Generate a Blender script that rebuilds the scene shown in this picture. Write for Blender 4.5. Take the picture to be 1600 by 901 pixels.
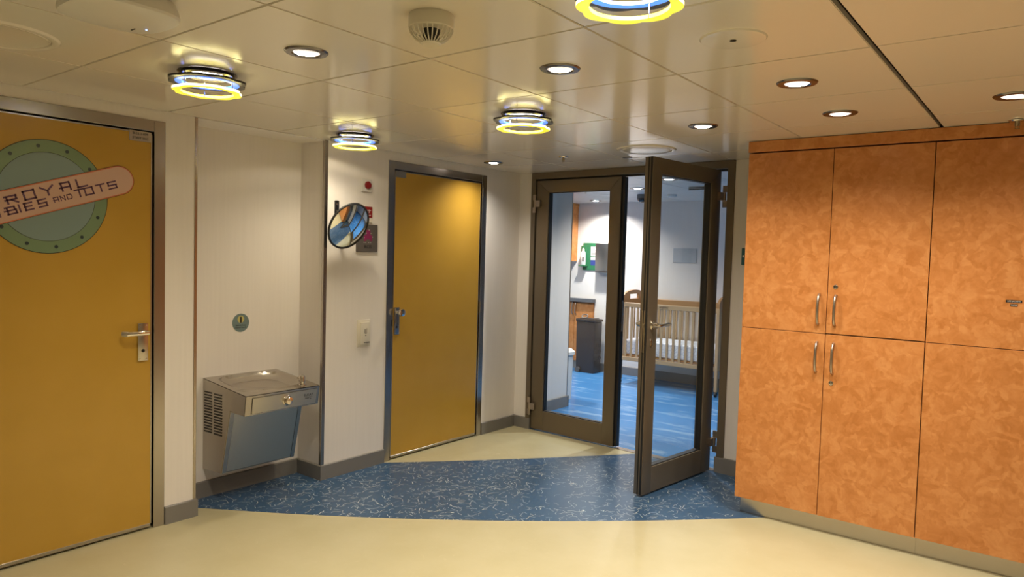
import bpy, bmesh, math, random
from mathutils import Vector, Matrix, Euler
for _o in list(bpy.data.objects): bpy.data.objects.remove(_o)
random.seed(4)
SC = bpy.context.scene
COL = SC.collection
PI = math.pi

# ------------------------------------------------------------------ camera
F_PX, YAW, PITCH, ROLL, CAM_Z = 1109.0, math.radians(-37.685), math.radians(-2.78), math.radians(1.588), 1.55
fwd = Vector((math.sin(YAW)*math.cos(PITCH), math.cos(YAW)*math.cos(PITCH), math.sin(PITCH)))
r0 = Vector((math.cos(YAW), -math.sin(YAW), 0)); u0 = r0.cross(fwd)
rt = math.cos(ROLL)*r0 + math.sin(ROLL)*u0; up = -math.sin(ROLL)*r0 + math.cos(ROLL)*u0
cam = bpy.data.cameras.new('camera'); cam_o = bpy.data.objects.new('camera', cam); COL.objects.link(cam_o)
cam.sensor_fit = 'HORIZONTAL'; cam.sensor_width = 36.0; cam.lens = F_PX/1600*36
cam.clip_start = 0.02; cam.clip_end = 100
m3 = Matrix((rt, up, -fwd)).transposed()
cam_o.matrix_world = Matrix.Translation((0, 0, CAM_Z)) @ m3.to_4x4()
SC.camera = cam_o

# ------------------------------------------------------------------ world, exposure
w = bpy.data.worlds.new('world'); SC.world = w; w.use_nodes = True
w.node_tree.nodes['Background'].inputs[0].default_value = (0.02, 0.02, 0.022, 1)
w.node_tree.nodes['Background'].inputs[1].default_value = 1.0
SC.view_settings.view_transform = 'Standard'; SC.view_settings.look = 'None'
SC.view_settings.gamma = 1; SC.view_settings.use_curve_mapping = False
SC.view_settings.exposure = 0.0
SC.cycles.max_bounces = 10; SC.cycles.diffuse_bounces = 5; SC.cycles.glossy_bounces = 5
SC.cycles.transparent_max_bounces = 12; SC.cycles.sample_clamp_indirect = 4.0

WARM = (1.0, 0.905, 0.765); COOL = (0.97, 0.95, 0.93)
P_SPOT, P_FLOWER, P_FILL, P_NURS = 10.4, 6.4, 5.4, 46.0

# ------------------------------------------------------------------ mesh helpers
def bm_new(): return bmesh.new()
def _xf(bm, vs, mat):
    if mat is not None: bmesh.ops.transform(bm, matrix=mat, verts=vs)
def box(bm, x0, x1, y0, y1, z0, z1, bev=0.0, mat=None, seg=1, mi=0):
    r = bmesh.ops.create_cube(bm, size=1.0)
    vs = r['verts']
    for v in vs:
        v.co = Vector(((x0+x1)/2 + v.co.x*(x1-x0), (y0+y1)/2 + v.co.y*(y1-y0), (z0+z1)/2 + v.co.z*(z1-z0)))
    if bev > 0:
        es = list({e for v in vs for e in v.link_edges})
        rr = bmesh.ops.bevel(bm, geom=es, offset=bev, segments=seg, affect='EDGES', profile=0.6)
        vs = list({v for f in rr['faces'] for v in f.verts} | {v for v in vs if v.is_valid})
        vs = [v for v in vs if v.is_valid]
        seen = set(vs); st = list(vs)
        while st:
            a = st.pop()
            for e in a.link_edges:
                b = e.other_vert(a)
                if b not in seen: seen.add(b); st.append(b)
        vs = list(seen)
    if mi:
        for v in vs:
            for f in v.link_faces: f.material_index = mi
    _xf(bm, vs, mat)
    return vs
def prism(bm, pts, axis, a, b, bev=0.0, mat=None):
    """pts: 2D polygon in the plane normal to axis, extruded from a to b."""
    def mk(p, t):
        if axis == 'x': return (t, p[0], p[1])
        if axis == 'y': return (p[0], t, p[1])
        return (p[0], p[1], t)
    v0 = [bm.verts.new(mk(p, a)) for p in pts]; v1 = [bm.verts.new(mk(p, b)) for p in pts]
    n = len(pts); fs = [bm.faces.new(v0[::-1]), bm.faces.new(v1)]
    for i in range(n): fs.append(bm.faces.new((v0[i], v0[(i+1) % n], v1[(i+1) % n], v1[i])))
    bmesh.ops.recalc_face_normals(bm, faces=fs)
    vs = v0 + v1
    if bev > 0:
        es = list({e for v in vs for e in v.link_edges})
        bmesh.ops.bevel(bm, geom=es, offset=bev, segments=2, affect='EDGES', profile=0.6)
        return
    _xf(bm, vs, mat)
    return vs
def lathe(bm, prof, n=32, mat=None, closed=False):
    """prof: (r, z) points, revolved about z."""
    rings = []; vs = []
    for r, z in prof:
        if r < 1e-6:
            v = bm.verts.new((0, 0, z)); rings.append([v]); vs.append(v)
        else:
            ring = [bm.verts.new((r*math.cos(2*PI*i/n), r*math.sin(2*PI*i/n), z)) for i in range(n)]
            rings.append(ring); vs += ring
    pairs = list(zip(rings, rings[1:]))
    if closed: pairs.append((rings[-1], rings[0]))
    fs = []
    for a, b in pairs:
        for i in range(n):
            j = (i+1) % n
            if len(a) == 1 and len(b) == 1: continue
            if len(a) == 1: fs.append(bm.faces.new((a[0], b[i], b[j])))
            elif len(b) == 1: fs.append(bm.faces.new((a[i], a[j], b[0])))
            else: fs.append(bm.faces.new((a[i], a[j], b[j], b[i])))
    bmesh.ops.recalc_face_normals(bm, faces=fs)
    _xf(bm, vs, mat)
    return vs
def cyl(bm, r, z0, z1, n=24, mat=None): return lathe(bm, [(0, z0), (r, z0), (r, z1), (0, z1)], n, mat)
def tube(bm, pts, rad, n=10, flat=1.0, cap=True):
    """tube along 3D points; rad may be a list."""
    pts = [Vector(p) for p in pts]
    if not isinstance(rad, (list, tuple)): rad = [rad]*len(pts)
    rings = []; prev = None
    for i, p in enumerate(pts):
        t = (pts[min(i+1, len(pts)-1)] - pts[max(i-1, 0)]).normalized()
        if prev is None:
            a = Vector((0, 0, 1)) if abs(t.z) < 0.9 else Vector((0, 1, 0))
            nx = t.cross(a).normalized()
        else:
            nx = (prev - t*prev.dot(t)).normalized()
        prev = nx; ny = t.cross(nx)
        rings.append([bm.verts.new(p + rad[i]*(math.cos(2*PI*k/n)*nx + flat*math.sin(2*PI*k/n)*ny)) for k in range(n)])
    fs = []
    for a, b in zip(rings, rings[1:]):
        for k in range(n): fs.append(bm.faces.new((a[k], a[(k+1) % n], b[(k+1) % n], b[k])))
    if cap: fs.append(bm.faces.new(rings[0][::-1])); fs.append(bm.faces.new(rings[-1]))
    bmesh.ops.recalc_face_normals(bm, faces=fs)
def Rx(a): return Matrix.Rotation(a, 4, 'X')
def Ry(a): return Matrix.Rotation(a, 4, 'Y')
def Rz(a): return Matrix.Rotation(a, 4, 'Z')
def T(x, y, z): return Matrix.Translation((x, y, z))

def obj(name, bm, m, parent=None, loc=None, rotz=None, kind=None, label=None, cat=None, group=None, smooth=True):
    me = bpy.data.meshes.new(name)
    bm.to_mesh(me); bm.free()
    for x in (m if isinstance(m, (list, tuple)) else [m]): me.materials.append(x)
    if smooth:
        me.shade_smooth(); me.set_sharp_from_angle(angle=math.radians(32))
    o = bpy.data.objects.new(name, me); COL.objects.link(o)
    if parent is not None: o.parent = parent
    if loc is not None: o.location = loc
    if rotz is not None: o.rotation_euler = (0, 0, rotz)
    if kind: o['kind'] = kind
    if label: o['label'] = label
    if cat: o['category'] = cat
    if group: o['group'] = group
    return o
def thing(name, label, cat, loc=(0, 0, 0), rotz=0.0, group=None, kind=None):
    o = bpy.data.objects.new(name, None); COL.objects.link(o)
    o.empty_display_size = 0.1
    o.location = loc; o.rotation_euler = (0, 0, rotz)
    if label: o['label'] = label
    if cat: o['category'] = cat
    if group: o['group'] = group
    if kind: o['kind'] = kind
    return o
def dup(root, loc, rotz=0.0, label=None, group=None):
    r = root.copy(); COL.objects.link(r); r.location = loc; r.rotation_euler = (0, 0, rotz)
    if label: r['label'] = label
    if group: r['group'] = group
    for ch in list(root.children):
        c = ch.copy(); COL.objects.link(c); c.parent = r
        for g in list(ch.children):
            d = g.copy(); COL.objects.link(d); d.parent = c
    return r

def text_bm(bm, s, size, x, z, y, ang=0.0, depth=0.0006, align='CENTER', sx=1.0):
    """raised lettering in the xz plane, facing -y."""
    cu = bpy.data.curves.new('txt', 'FONT'); cu.body = s; cu.size = size; cu.extrude = depth
    cu.align_x = align; cu.align_y = 'CENTER'; cu.resolution_u = 2
    to = bpy.data.objects.new('txt', cu); COL.objects.link(to)
    bpy.context.view_layer.update()
    me = bpy.data.meshes.new_from_object(to.evaluated_get(bpy.context.evaluated_depsgraph_get()))
    me.transform(T(x, y, z) @ Ry(-ang) @ Rx(PI/2) @ Matrix.Diagonal((sx, 1, 1, 1)))
    bm.from_mesh(me)
    bpy.data.objects.remove(to); bpy.data.meshes.remove(me); bpy.data.curves.remove(cu)

# ------------------------------------------------------------------ materials
def mat(name, col, rough=0.5, metal=0.0, spec=0.5, emit=None, estr=0.0, coat=0.0):
    m = bpy.data.materials.new(name); m.use_nodes = True
    b = m.node_tree.nodes['Principled BSDF']
    b.inputs['Base Color'].default_value = (*col, 1); b.inputs['Roughness'].default_value = rough
    b.inputs['Metallic'].default_value = metal; b.inputs['Specular IOR Level'].default_value = spec
    if coat: b.inputs['Coat Weight'].default_value = coat; b.inputs['Coat Roughness'].default_value = 0.12
    if emit: b.inputs['Emission Color'].default_value = (*emit, 1); b.inputs['Emission Strength'].default_value = estr
    return m
class NT:
    def __init__(s, m): s.t = m.node_tree; s.b = s.t.nodes['Principled BSDF']
    def n(s, typ, **kw):
        x = s.t.nodes.new(typ)
        for k, v in kw.items():
            if k.startswith('i_'): x.inputs[k[2:].replace('_', ' ')].default_value = v
            else: setattr(x, k, v)
        return x
    def l(s, a, b): s.t.links.new(a, b)
    def coords(s, scale=(1, 1, 1), rot=(0, 0, 0), out='Object'):
        tc = s.n('ShaderNodeTexCoord'); mp = s.n('ShaderNodeMapping')
        mp.inputs['Scale'].default_value = scale; mp.inputs['Rotation'].default_value = rot
        s.l(tc.outputs[out], mp.inputs['Vector']); return mp.outputs['Vector']
    def ramp(s, fac, stops, interp='LINEAR'):
        r = s.n('ShaderNodeValToRGB'); r.color_ramp.interpolation = interp
        e = r.color_ramp.elements
        while len(e) < len(stops): e.new(0.5)
        for el, (p, c) in zip(e, stops): el.position = p; el.color = (*c, 1) if len(c) == 3 else c
        s.l(fac, r.inputs['Fac']); return r.outputs['Color']
    def bump(s, h, strength, dist=0.002):
        b = s.n('ShaderNodeBump'); b.inputs['Strength'].default_value = strength; b.inputs['Distance'].default_value = dist
        s.l(h, b.inputs['Height']); s.l(b.outputs['Normal'], s.b.inputs['Normal'])
    def math(s, op, a, b=None, clamp=False):
        m = s.n('ShaderNodeMath', operation=op, use_clamp=clamp)
        for i, v in enumerate((a, b)):
            if v is None: continue
            if isinstance(v, (int, float)): m.inputs[i].default_value = v
            else: s.l(v, m.inputs[i])
        return m.outputs[0]
    def mix(s, fac, a, b):
        m = s.n('ShaderNodeMix', data_type='RGBA')
        for i, v in ((0, fac), (6, a), (7, b)):
            if isinstance(v, tuple): m.inputs[i].default_value = (*v, 1)
            elif isinstance(v, (int, float)): m.inputs[i].default_value = v
            else: s.l(v, m.inputs[i])
        return m.outputs[2]

def wall_mat(name, c1, c2):
    m = mat(name, c1, 0.62, spec=0.35); t = NT(m)
    v = t.coords((60, 60, 2.2)); n = t.n('ShaderNodeTexNoise', i_Scale=1.0, i_Detail=4.0); t.l(v, n.inputs['Vector'])
    t.l(t.ramp(n.outputs['Fac'], [(0.3, c1), (0.7, c2)]), t.b.inputs['Base Color'])
    t.bump(n.outputs['Fac'], 0.03, 0.001)
    return m
M = {}
M['wall'] = wall_mat('cream_wall_vinyl', (0.79, 0.75, 0.715), (0.815, 0.775, 0.74))
M['wall_cool'] = wall_mat('pale_wall_vinyl', (0.74, 0.69, 0.64), (0.765, 0.715, 0.665))
M['ceil'] = mat('cream_ceiling_panel', (0.77, 0.725, 0.645), 0.15, spec=0.5)
M['ceil_n'] = mat('white_ceiling_panel', (0.62, 0.62, 0.6), 0.3, spec=0.5)
M['void'] = mat('dark_void', (0.012, 0.009, 0.007), 0.9)
M['base'] = mat('grey_vinyl_skirting', (0.20, 0.19, 0.178), 0.42)
M['black'] = mat('black_rubber', (0.012, 0.012, 0.013), 0.5)
M['plastic'] = mat('cream_plastic', (0.72, 0.68, 0.58), 0.3)
M['white'] = mat('white_plastic', (0.72, 0.71, 0.68), 0.3)
M['red'] = mat('red_plastic', (0.26, 0.012, 0.014), 0.35)
M['chrome'] = mat('chrome', (0.75, 0.72, 0.69), 0.09, 1.0)
M['brass'] = mat('aged_lock_metal', (0.42, 0.36, 0.26), 0.35, 1.0)
M['gold'] = mat('gold_strike', (0.8, 0.6, 0.25), 0.25, 1.0)
M['mirror'] = mat('mirror_glass', (0.9, 0.93, 0.93), 0.015, 1.0)
M['teal'] = mat('teal_plate', (0.035, 0.14, 0.17), 0.4)
M['greyplate'] = mat('taupe_plate', (0.13, 0.115, 0.105), 0.45, 0.3)
M['magenta'] = mat('magenta_ink', (0.22, 0.015, 0.09), 0.5)
M['ink'] = mat('black_ink', (0.015, 0.012, 0.012), 0.5)
M['blackmetal'] = mat('black_enamel', (0.012, 0.012, 0.013), 0.3)

def brushed(name, col, rough=0.28, axis=(3, 3, 240), amp=0.035):
    m = mat(name, col, rough, 1.0); t = NT(m)
    v = t.coords(axis); n = t.n('ShaderNodeTexNoise', i_Scale=1.0, i_Detail=3.0); t.l(v, n.inputs['Vector'])
    t.l(t.math('ADD', t.math('MULTIPLY', n.outputs['Fac'], amp*2), rough-amp), t.b.inputs['Roughness'])
    return m
M['steel'] = brushed('brushed_stainless', (0.46, 0.43, 0.40), 0.24, (240, 240, 3))
M['steel_h'] = brushed('brushed_stainless_flat', (0.50, 0.465, 0.42), 0.24, (3, 3, 260))
M['steel_p'] = brushed('brushed_front_steel', (0.62, 0.58, 0.50), 0.30, (3, 3, 260))
M['bronze'] = mat('bronze_anodised_aluminium', (0.185, 0.150, 0.108), 0.40, 0.45)
M['hinge'] = mat('satin_hinge_steel', (0.50, 0.43, 0.37), 0.3, 1.0)

def door_mat():
    m = mat('yellow_door_laminate', (0.50, 0.27, 0.022), 0.26, spec=0.5); t = NT(m)
    v = t.coords((1.5, 1.5, 1.5)); n = t.n('ShaderNodeTexNoise', i_Scale=3.0, i_Detail=5.0); t.l(v, n.inputs['Vector'])
    t.l(t.ramp(n.outputs['Fac'], [(0.3, (0.475, 0.278, 0.036)), (0.7, (0.505, 0.298, 0.044))]), t.b.inputs['Base Color'])
    t.l(t.math('ADD', t.math('MULTIPLY', n.outputs['Fac'], 0.1), 0.27), t.b.inputs['Roughness'])
    return m
M['door'] = door_mat()

def wood_mat(name, a, b, c, seed=0.0):
    m = mat(name, b, 0.33, spec=0.45); t = NT(m)
    v = t.coords((1, 1, 1)); nw = t.n('ShaderNodeTexNoise', i_Scale=9.0, i_Detail=3.0); t.l(v, nw.inputs['Vector'])
    ad = t.n('ShaderNodeVectorMath', operation='MULTIPLY_ADD')
    t.l(nw.outputs['Color'], ad.inputs[0]); ad.inputs[1].default_value = (0.22, 0.22, 0.22); t.l(v, ad.inputs[2])
    n1 = t.n('ShaderNodeTexVoronoi', i_Scale=24.0); n1.feature = 'SMOOTH_F1'; n1.inputs['Smoothness'].default_value = 0.35; t.l(ad.outputs[0], n1.inputs['Vector'])
    n2 = t.n('ShaderNodeTexNoise', i_Scale=13.0, i_Detail=6.0, i_Roughness=0.62, i_Distortion=1.4); t.l(v, n2.inputs['Vector'])
    n3 = t.n('ShaderNodeTexNoise', i_Scale=2.4, i_Detail=2.0); t.l(v, n3.inputs['Vector'])
    s = t.n('ShaderNodeSeparateColor'); t.l(n1.outputs['Color'], s.inputs[0])
    f = t.math('ADD', t.math('MULTIPLY', s.outputs[0], 0.20), t.math('ADD', t.math('MULTIPLY', n2.outputs['Fac'], 0.60), t.math('MULTIPLY', n3.outputs['Fac'], 0.22)))
    t.l(t.ramp(f, [(0.34, a), (0.52, b), (0.72, c)]), t.b.inputs['Base Color'])
    t.bump(n2.outputs['Fac'], 0.03, 0.001)
    return m
M['wood'] = wood_mat('mottled_orange_veneer', (0.47, 0.172, 0.042), (0.56, 0.222, 0.066), (0.66, 0.30, 0.105))
M['woodedge'] = mat('veneer_edge', (0.36, 0.12, 0.03), 0.4)
M['cribwood'] = mat('pale_beech', (0.44, 0.29, 0.15), 0.4)
M['cribwood2'] = mat('amber_beech', (0.38, 0.20, 0.075), 0.4)

def cream_floor():
    m = mat('cream_linoleum', (0.62, 0.50, 0.27), 0.38, spec=0.4); t = NT(m)
    v = t.coords((1, 1, 1)); n = t.n('ShaderNodeTexNoise', i_Scale=4.0, i_Detail=6.0, i_Roughness=0.6); t.l(v, n.inputs['Vector'])
    n2 = t.n('ShaderNodeTexNoise', i_Scale=22.0, i_Detail=5.0, i_Roughness=0.65, i_Distortion=2.0); t.l(v, n2.inputs['Vector'])
    base = t.ramp(n.outputs['Fac'], [(0.3, (0.455, 0.405, 0.240)), (0.7, (0.495, 0.445, 0.278))])
    pale = t.ramp(n2.outputs['Fac'], [(0.62, (0, 0, 0)), (0.78, (0.35, 0.35, 0.35))])
    t.l(t.mix(pale, base, (0.66, 0.59, 0.42)), t.b.inputs['Base Color'])
    return m
M['cream'] = cream_floor()
def blue_floor(name, base1, base2, streak, vein, sc=1.0, aniso=(1, 1, 1), amount=1.0, rough=0.3):
    m = mat(name, base1, rough, spec=0.4); t = NT(m)
    v = t.coords(aniso)
    n = t.n('ShaderNodeTexNoise', i_Scale=3.0, i_Detail=5.0); t.l(v, n.inputs['Vector'])
    col = t.ramp(n.outputs['Fac'], [(0.3, base1), (0.7, base2)])
    for k, (s1, s2, wd, th) in enumerate(((13.0, 24.0, 0.0075, 0.50), (19.0, 31.0, 0.0085, 0.52), (29.0, 45.0, 0.011, 0.55))):
        a = t.n('ShaderNodeTexNoise', i_Scale=s1*sc, i_Detail=2.5, i_Roughness=0.5, i_Distortion=0.6, noise_dimensions='4D'); t.l(v, a.inputs['Vector']); a.inputs['W'].default_value = 3.1*k
        b = t.n('ShaderNodeTexNoise', i_Scale=s2*sc, i_Detail=2.0, noise_dimensions='4D'); t.l(v, b.inputs['Vector']); b.inputs['W'].default_value = 7.7+k
        line = t.math('LESS_THAN', t.math('ABSOLUTE', t.math('SUBTRACT', a.outputs['Fac'], 0.5)), wd*vein)
        msk = t.math('GREATER_THAN', b.outputs['Fac'], th)
        col = t.mix(t.math('MULTIPLY', t.math('MULTIPLY', line, msk), amount*(0.85-0.15*k)), col, streak)
    t.l(col, t.b.inputs['Base Color'])
    return m
def stroke_floor(name, base1, base2):
    m = mat(name, base1, 0.3, spec=0.4); t = NT(m)
    tc = t.n('ShaderNodeTexCoord')
    n = t.n('ShaderNodeTexNoise', i_Scale=3.0, i_Detail=5.0); t.l(tc.outputs['Object'], n.inputs['Vector'])
    wob = t.n('ShaderNodeTexNoise', i_Scale=16.0, i_Detail=1.0); t.l(tc.outputs['Object'], wob.inputs['Vector'])
    dens = t.n('ShaderNodeTexNoise', i_Scale=2.2, i_Detail=2.0); t.l(tc.outputs['Object'], dens.inputs['Vector'])
    col = t.ramp(n.outputs['Fac'], [(0.3, base1), (0.7, base2)])
    for k, (cell, tint, seed) in enumerate(((0.125, (0.62, 0.66, 0.66), 0.0), (0.100, (0.52, 0.58, 0.62), 3.7), (0.092, (0.60, 0.62, 0.56), 9.1), (0.104, (0.46, 0.53, 0.58), 14.3), (0.072, (0.42, 0.50, 0.56), 21.7), (0.130, (0.56, 0.56, 0.52), 31.7), (0.084, (0.36, 0.44, 0.52), 41.7))):
        ad = t.n('ShaderNodeVectorMath', operation='MULTIPLY_ADD'); t.l(wob.outputs['Color'], ad.inputs[0]); ad.inputs[1].default_value = (0.045, 0.045, 0); t.l(tc.outputs['Object'], ad.inputs[2])
        mp = t.n('ShaderNodeMapping'); mp.inputs['Scale'].default_value = (1/cell,)*3; mp.inputs['Location'].default_value = (seed, seed*1.7, 0); mp.inputs['Rotation'].default_value = (0, 0, seed)
        t.l(ad.outputs[0], mp.inputs['Vector'])
        vo = t.n('ShaderNodeTexVoronoi', i_Scale=1.0, voronoi_dimensions='2D'); t.l(mp.outputs[0], vo.inputs['Vector'])
        d = t.n('ShaderNodeVectorMath', operation='SUBTRACT'); t.l(mp.outputs[0], d.inputs[0]); t.l(vo.outputs['Position'], d.inputs[1])
        dx = t.n('ShaderNodeSeparateXYZ'); t.l(d.outputs[0], dx.inputs[0])
        sc_ = t.n('ShaderNodeSeparateColor'); t.l(vo.outputs['Color'], sc_.inputs[0])
        ang = t.math('MULTIPLY', sc_.outputs[0], 6.283)
        c_, s_ = t.math('COSINE', ang), t.math('SINE', ang)
        x = t.math('ADD', t.math('MULTIPLY', dx.outputs[0], c_), t.math('MULTIPLY', dx.outputs[1], s_))
        y = t.math('SUBTRACT', t.math('MULTIPLY', dx.outputs[1], c_), t.math('MULTIPLY', dx.outputs[0], s_))
        curve = t.math('MULTIPLY', t.math('MULTIPLY', x, x), t.math('MULTIPLY', t.math('SUBTRACT', sc_.outputs[1], 0.3), 2.2))
        on = t.math('LESS_THAN', t.math('ABSOLUTE', t.math('SUBTRACT', y, curve)), 0.00110/cell)
        ln = t.math('LESS_THAN', t.math('ABSOLUTE', x), t.math('MULTIPLY', sc_.outputs[2], 0.38))
        keep = t.math('GREATER_THAN', t.math('ADD', dens.outputs['Fac'], t.math('MULTIPLY', sc_.outputs[1], 0.25)), 0.52)
        f = t.math('MULTIPLY', t.math('MULTIPLY', on, ln), t.math('MULTIPLY', keep, 1.0))
        col = t.mix(f, col, tint)
    t.l(col, t.b.inputs['Base Color'])
    return m
M['blue'] = stroke_floor('blue_streaked_linoleum', (0.036, 0.086, 0.170), (0.046, 0.102, 0.192))
def nursery_floor():
    m = mat('nursery_blue_linoleum', (0.05, 0.2, 0.46), 0.24, spec=0.45); t = NT(m)
    v = t.coords((0.55, 2.6, 1), (0, 0, 0.12)); n = t.n('ShaderNodeTexNoise', i_Scale=3.2, i_Detail=6.0, i_Roughness=0.62, i_Distortion=0.5); t.l(v, n.inputs['Vector'])
    v2 = t.coords((1.4, 1.4, 1)); n2 = t.n('ShaderNodeTexNoise', i_Scale=1.0, i_Detail=3.0); t.l(v2, n2.inputs['Vector'])
    base = t.ramp(n2.outputs['Fac'], [(0.3, (0.050, 0.200, 0.46)), (0.7, (0.068, 0.240, 0.52))])
    st = t.ramp(n.outputs['Fac'], [(0.54, (0, 0, 0)), (0.60, (0.35, 0.35, 0.35)), (0.68, (0.6, 0.6, 0.6))])
    t.l(t.mix(st, base, (0.34, 0.52, 0.70)), t.b.inputs['Base Color'])
    return m
M['blue_n'] = nursery_floor()

def glass_mat():
    m = bpy.data.materials.new('clear_pane_glass'); m.use_nodes = True; nt = m.node_tree
    for x in list(nt.nodes):
        if x.type != 'OUTPUT_MATERIAL': nt.nodes.remove(x)
    out = [x for x in nt.nodes if x.type == 'OUTPUT_MATERIAL'][0]
    tr = nt.nodes.new('ShaderNodeBsdfTransparent'); tr.inputs[0].default_value = (0.955, 0.975, 0.97, 1)
    gl = nt.nodes.new('ShaderNodeBsdfGlossy'); gl.inputs['Roughness'].default_value = 0.01
    lw = nt.nodes.new('ShaderNodeLayerWeight'); lw.inputs['Blend'].default_value = 0.5
    pw = nt.nodes.new('ShaderNodeMath'); pw.operation = 'POWER'; nt.links.new(lw.outputs['Facing'], pw.inputs[0]); pw.inputs[1].default_value = 5.0
    fr = nt.nodes.new('ShaderNodeMath'); fr.operation = 'MULTIPLY_ADD'; nt.links.new(pw.outputs[0], fr.inputs[0]); fr.inputs[1].default_value = 0.9; fr.inputs[2].default_value = 0.025
    mx = nt.nodes.new('ShaderNodeMixShader')
    nt.links.new(fr.outputs[0], mx.inputs[0]); nt.links.new(tr.outputs[0], mx.inputs[1]); nt.links.new(gl.outputs[0], mx.inputs[2])
    nt.links.new(mx.outputs[0], out.inputs[0])
    return m
M['glass'] = glass_mat()
def emis(name, col, st, rough=0.4): return mat(name, (0.05, 0.05, 0.05), rough, emit=col, estr=st)
M['lamp'] = emis('lamp_lens', (1.0, 0.93, 0.84), 9.0)
M['lamp_n'] = emis('cool_lamp_lens', (0.92, 0.96, 1.0), 9.0)
M['ring_dark'] = mat('dark_chrome_ring', (0.20, 0.185, 0.18), 0.22, 1.0)
M['reflector'] = mat('reflector', (0.8, 0.78, 0.75), 0.2, 1.0)
M['petal_dark'] = mat('dark_acrylic', (0.02, 0.018, 0.022), 0.3, spec=0.3)
M['petal_blue'] = mat('blue_lit_acrylic', (0.03, 0.10, 0.6), 0.2, emit=(0.08, 0.20, 1.0), estr=1.0)  # emission stands in for lamp light caught in the acrylic
M['petal_yellow'] = mat('yellow_lit_acrylic', (0.75, 0.68, 0.04), 0.2, emit=(1.0, 0.86, 0.05), estr=0.9)
M['petal_top'] = mat('yellow_lit_acrylic_top', (0.8, 0.75, 0.35), 0.3, emit=(1.0, 0.88, 0.36), estr=3.2)  # stronger emission paints the lamplight on ring top and outer edge
M['led'] = emis('blue_led', (0.3, 0.4, 1.0), 3.0)

def area_light(name, parent, loc, size, power, col, spread=150):
    l = bpy.data.lights.new(name, 'AREA'); l.shape = 'DISK'; l.size = size; l.energy = power; l.color = col
    l.spread = math.radians(spread)
    o = bpy.data.objects.new(name, l); COL.objects.link(o); o.parent = parent; o.location = loc
    return o

# =================================================================== SETTING
XL = -3.86       # left wall plane
CZ = 2.263       # ceiling
RX = -4.12       # back of the fountain recess
NZ, NY = 2.264, 8.30    # nursery ceiling and far wall
DU = -math.atan(0.09/2.1)   # the glazed wall runs a little askew
DO = Vector((-3.87, 5.075, 0))
def dw(u, d=0.0, z=0.0):    # a point on the glazed wall
    return (DO.x + u*math.cos(DU) - d*math.sin(DU), DO.y + u*math.sin(DU) + d*math.cos(DU), z)
def struct(name, bm, m, **k): return obj(name, bm, m, kind='structure', **k)

# floor: cream field with the blue inlay let into it as its own sheet
b = bm_new(); box(b, -6.6, 3.2, -3.2, 8.6, -0.12, -0.0045)
struct('floor', b, M['void'], smooth=False)
flo = bpy.data.objects['floor']
def arc3(p, q, r, n=48):
    ax, ay = p; bx, by = q; cx, cy = r
    d = 2*(ax*(by-cy)+bx*(cy-ay)+cx*(ay-by))
    ux = ((ax*ax+ay*ay)*(by-cy)+(bx*bx+by*by)*(cy-ay)+(cx*cx+cy*cy)*(ay-by))/d
    uy = ((ax*ax+ay*ay)*(cx-bx)+(bx*bx+by*by)*(ax-cx)+(cx*cx+cy*cy)*(bx-ax))/d
    R = math.hypot(ax-ux, ay-uy); a0 = math.atan2(ay-uy, ax-ux); a1 = math.atan2(cy-uy, cx-ux)
    while a1-a0 > PI: a1 -= 2*PI
    while a1-a0 < -PI: a1 += 2*PI
    return [(ux+R*math.cos(a0+(a1-a0)*i/n), uy+R*math.sin(a0+(a1-a0)*i/n)) for i in range(n+1)]
front = arc3((-3.90, 2.195), (-2.50, 3.195), (-1.30, 4.36))
back = arc3((-2.585, 5.02), (-3.10, 4.365), (-3.862, 3.49), 24)
A2, B2 = dw(1.29), dw(2.35)
blue_poly = [(-4.12, 2.06)] + [(-3.93, 2.175)] + front[1:] + [(-1.30, 4.95), (B2[0], B2[1]), (A2[0], A2[1])] + back + [(-3.862, 2.95), (-4.12, 2.95)]
def sheet(name, pts, m, parent, z0=-0.004, z1=0.0):
    bb = bm_new()
    vs = [bb.verts.new((x, y, z1)) for x, y in pts]
    es = [bb.edges.new((vs[i], vs[(i+1) % len(vs)])) for i in range(len(vs))]
    r = bmesh.ops.triangle_fill(bb, edges=es, use_beauty=True, use_dissolve=False)
    bmesh.ops.recalc_face_normals(bb, faces=bb.faces[:])
    for f in bb.faces:
        if f.normal.z < 0: f.normal_flip()
    ex = bmesh.ops.extrude_face_region(bb, geom=bb.faces[:])
    for v in [g for g in ex['geom'] if isinstance(g, bmesh.types.BMVert)]: v.co.z = z0
    for f in bb.faces[:]: pass
    bmesh.ops.recalc_face_normals(bb, faces=bb.faces[:])
    return obj(name, bb, m, parent, smooth=False)
sheet('blue_inlay', blue_poly, M['blue'], flo)['label'] = 'blue linoleum inlay with short white streaks'
# cream: piece in front of the inlay and the wedge behind it
cream_front = [(-3.0, 0)] and ([(2.9, 4.9), (-1.302, 4.9)] + list(reversed(front[1:])) + [(-3.93, 2.175), (-4.12, 2.06), (-4.12, -2.9), (2.9, -2.9)])
sheet('cream_sheet', cream_front, M['cream'], flo)
cream_back = list(reversed(back)) + [(A2[0], A2[1]), dw(0.0)[:2], (-3.93, 5.08), (-3.93, 3.49)]
cream_back = [(-3.93, 3.49)] + list(reversed(back)) + [(A2[0], A2[1])] + [dw(-0.1)[:2]]
sheet('cream_sheet', cream_back, M['cream'], flo)
b = bm_new(); prism(b, [dw(0.0, 0.002)[:2], dw(5.0, 0.002)[:2], (1.3, 8.35), (-6.4, 8.35), (-6.4, 5.0)], 'z', -0.004, 0.0)
obj('nursery_sheet', b, M['blue_n'], flo, smooth=False)['label'] = 'bright blue nursery linoleum with long pale streaks'
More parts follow.
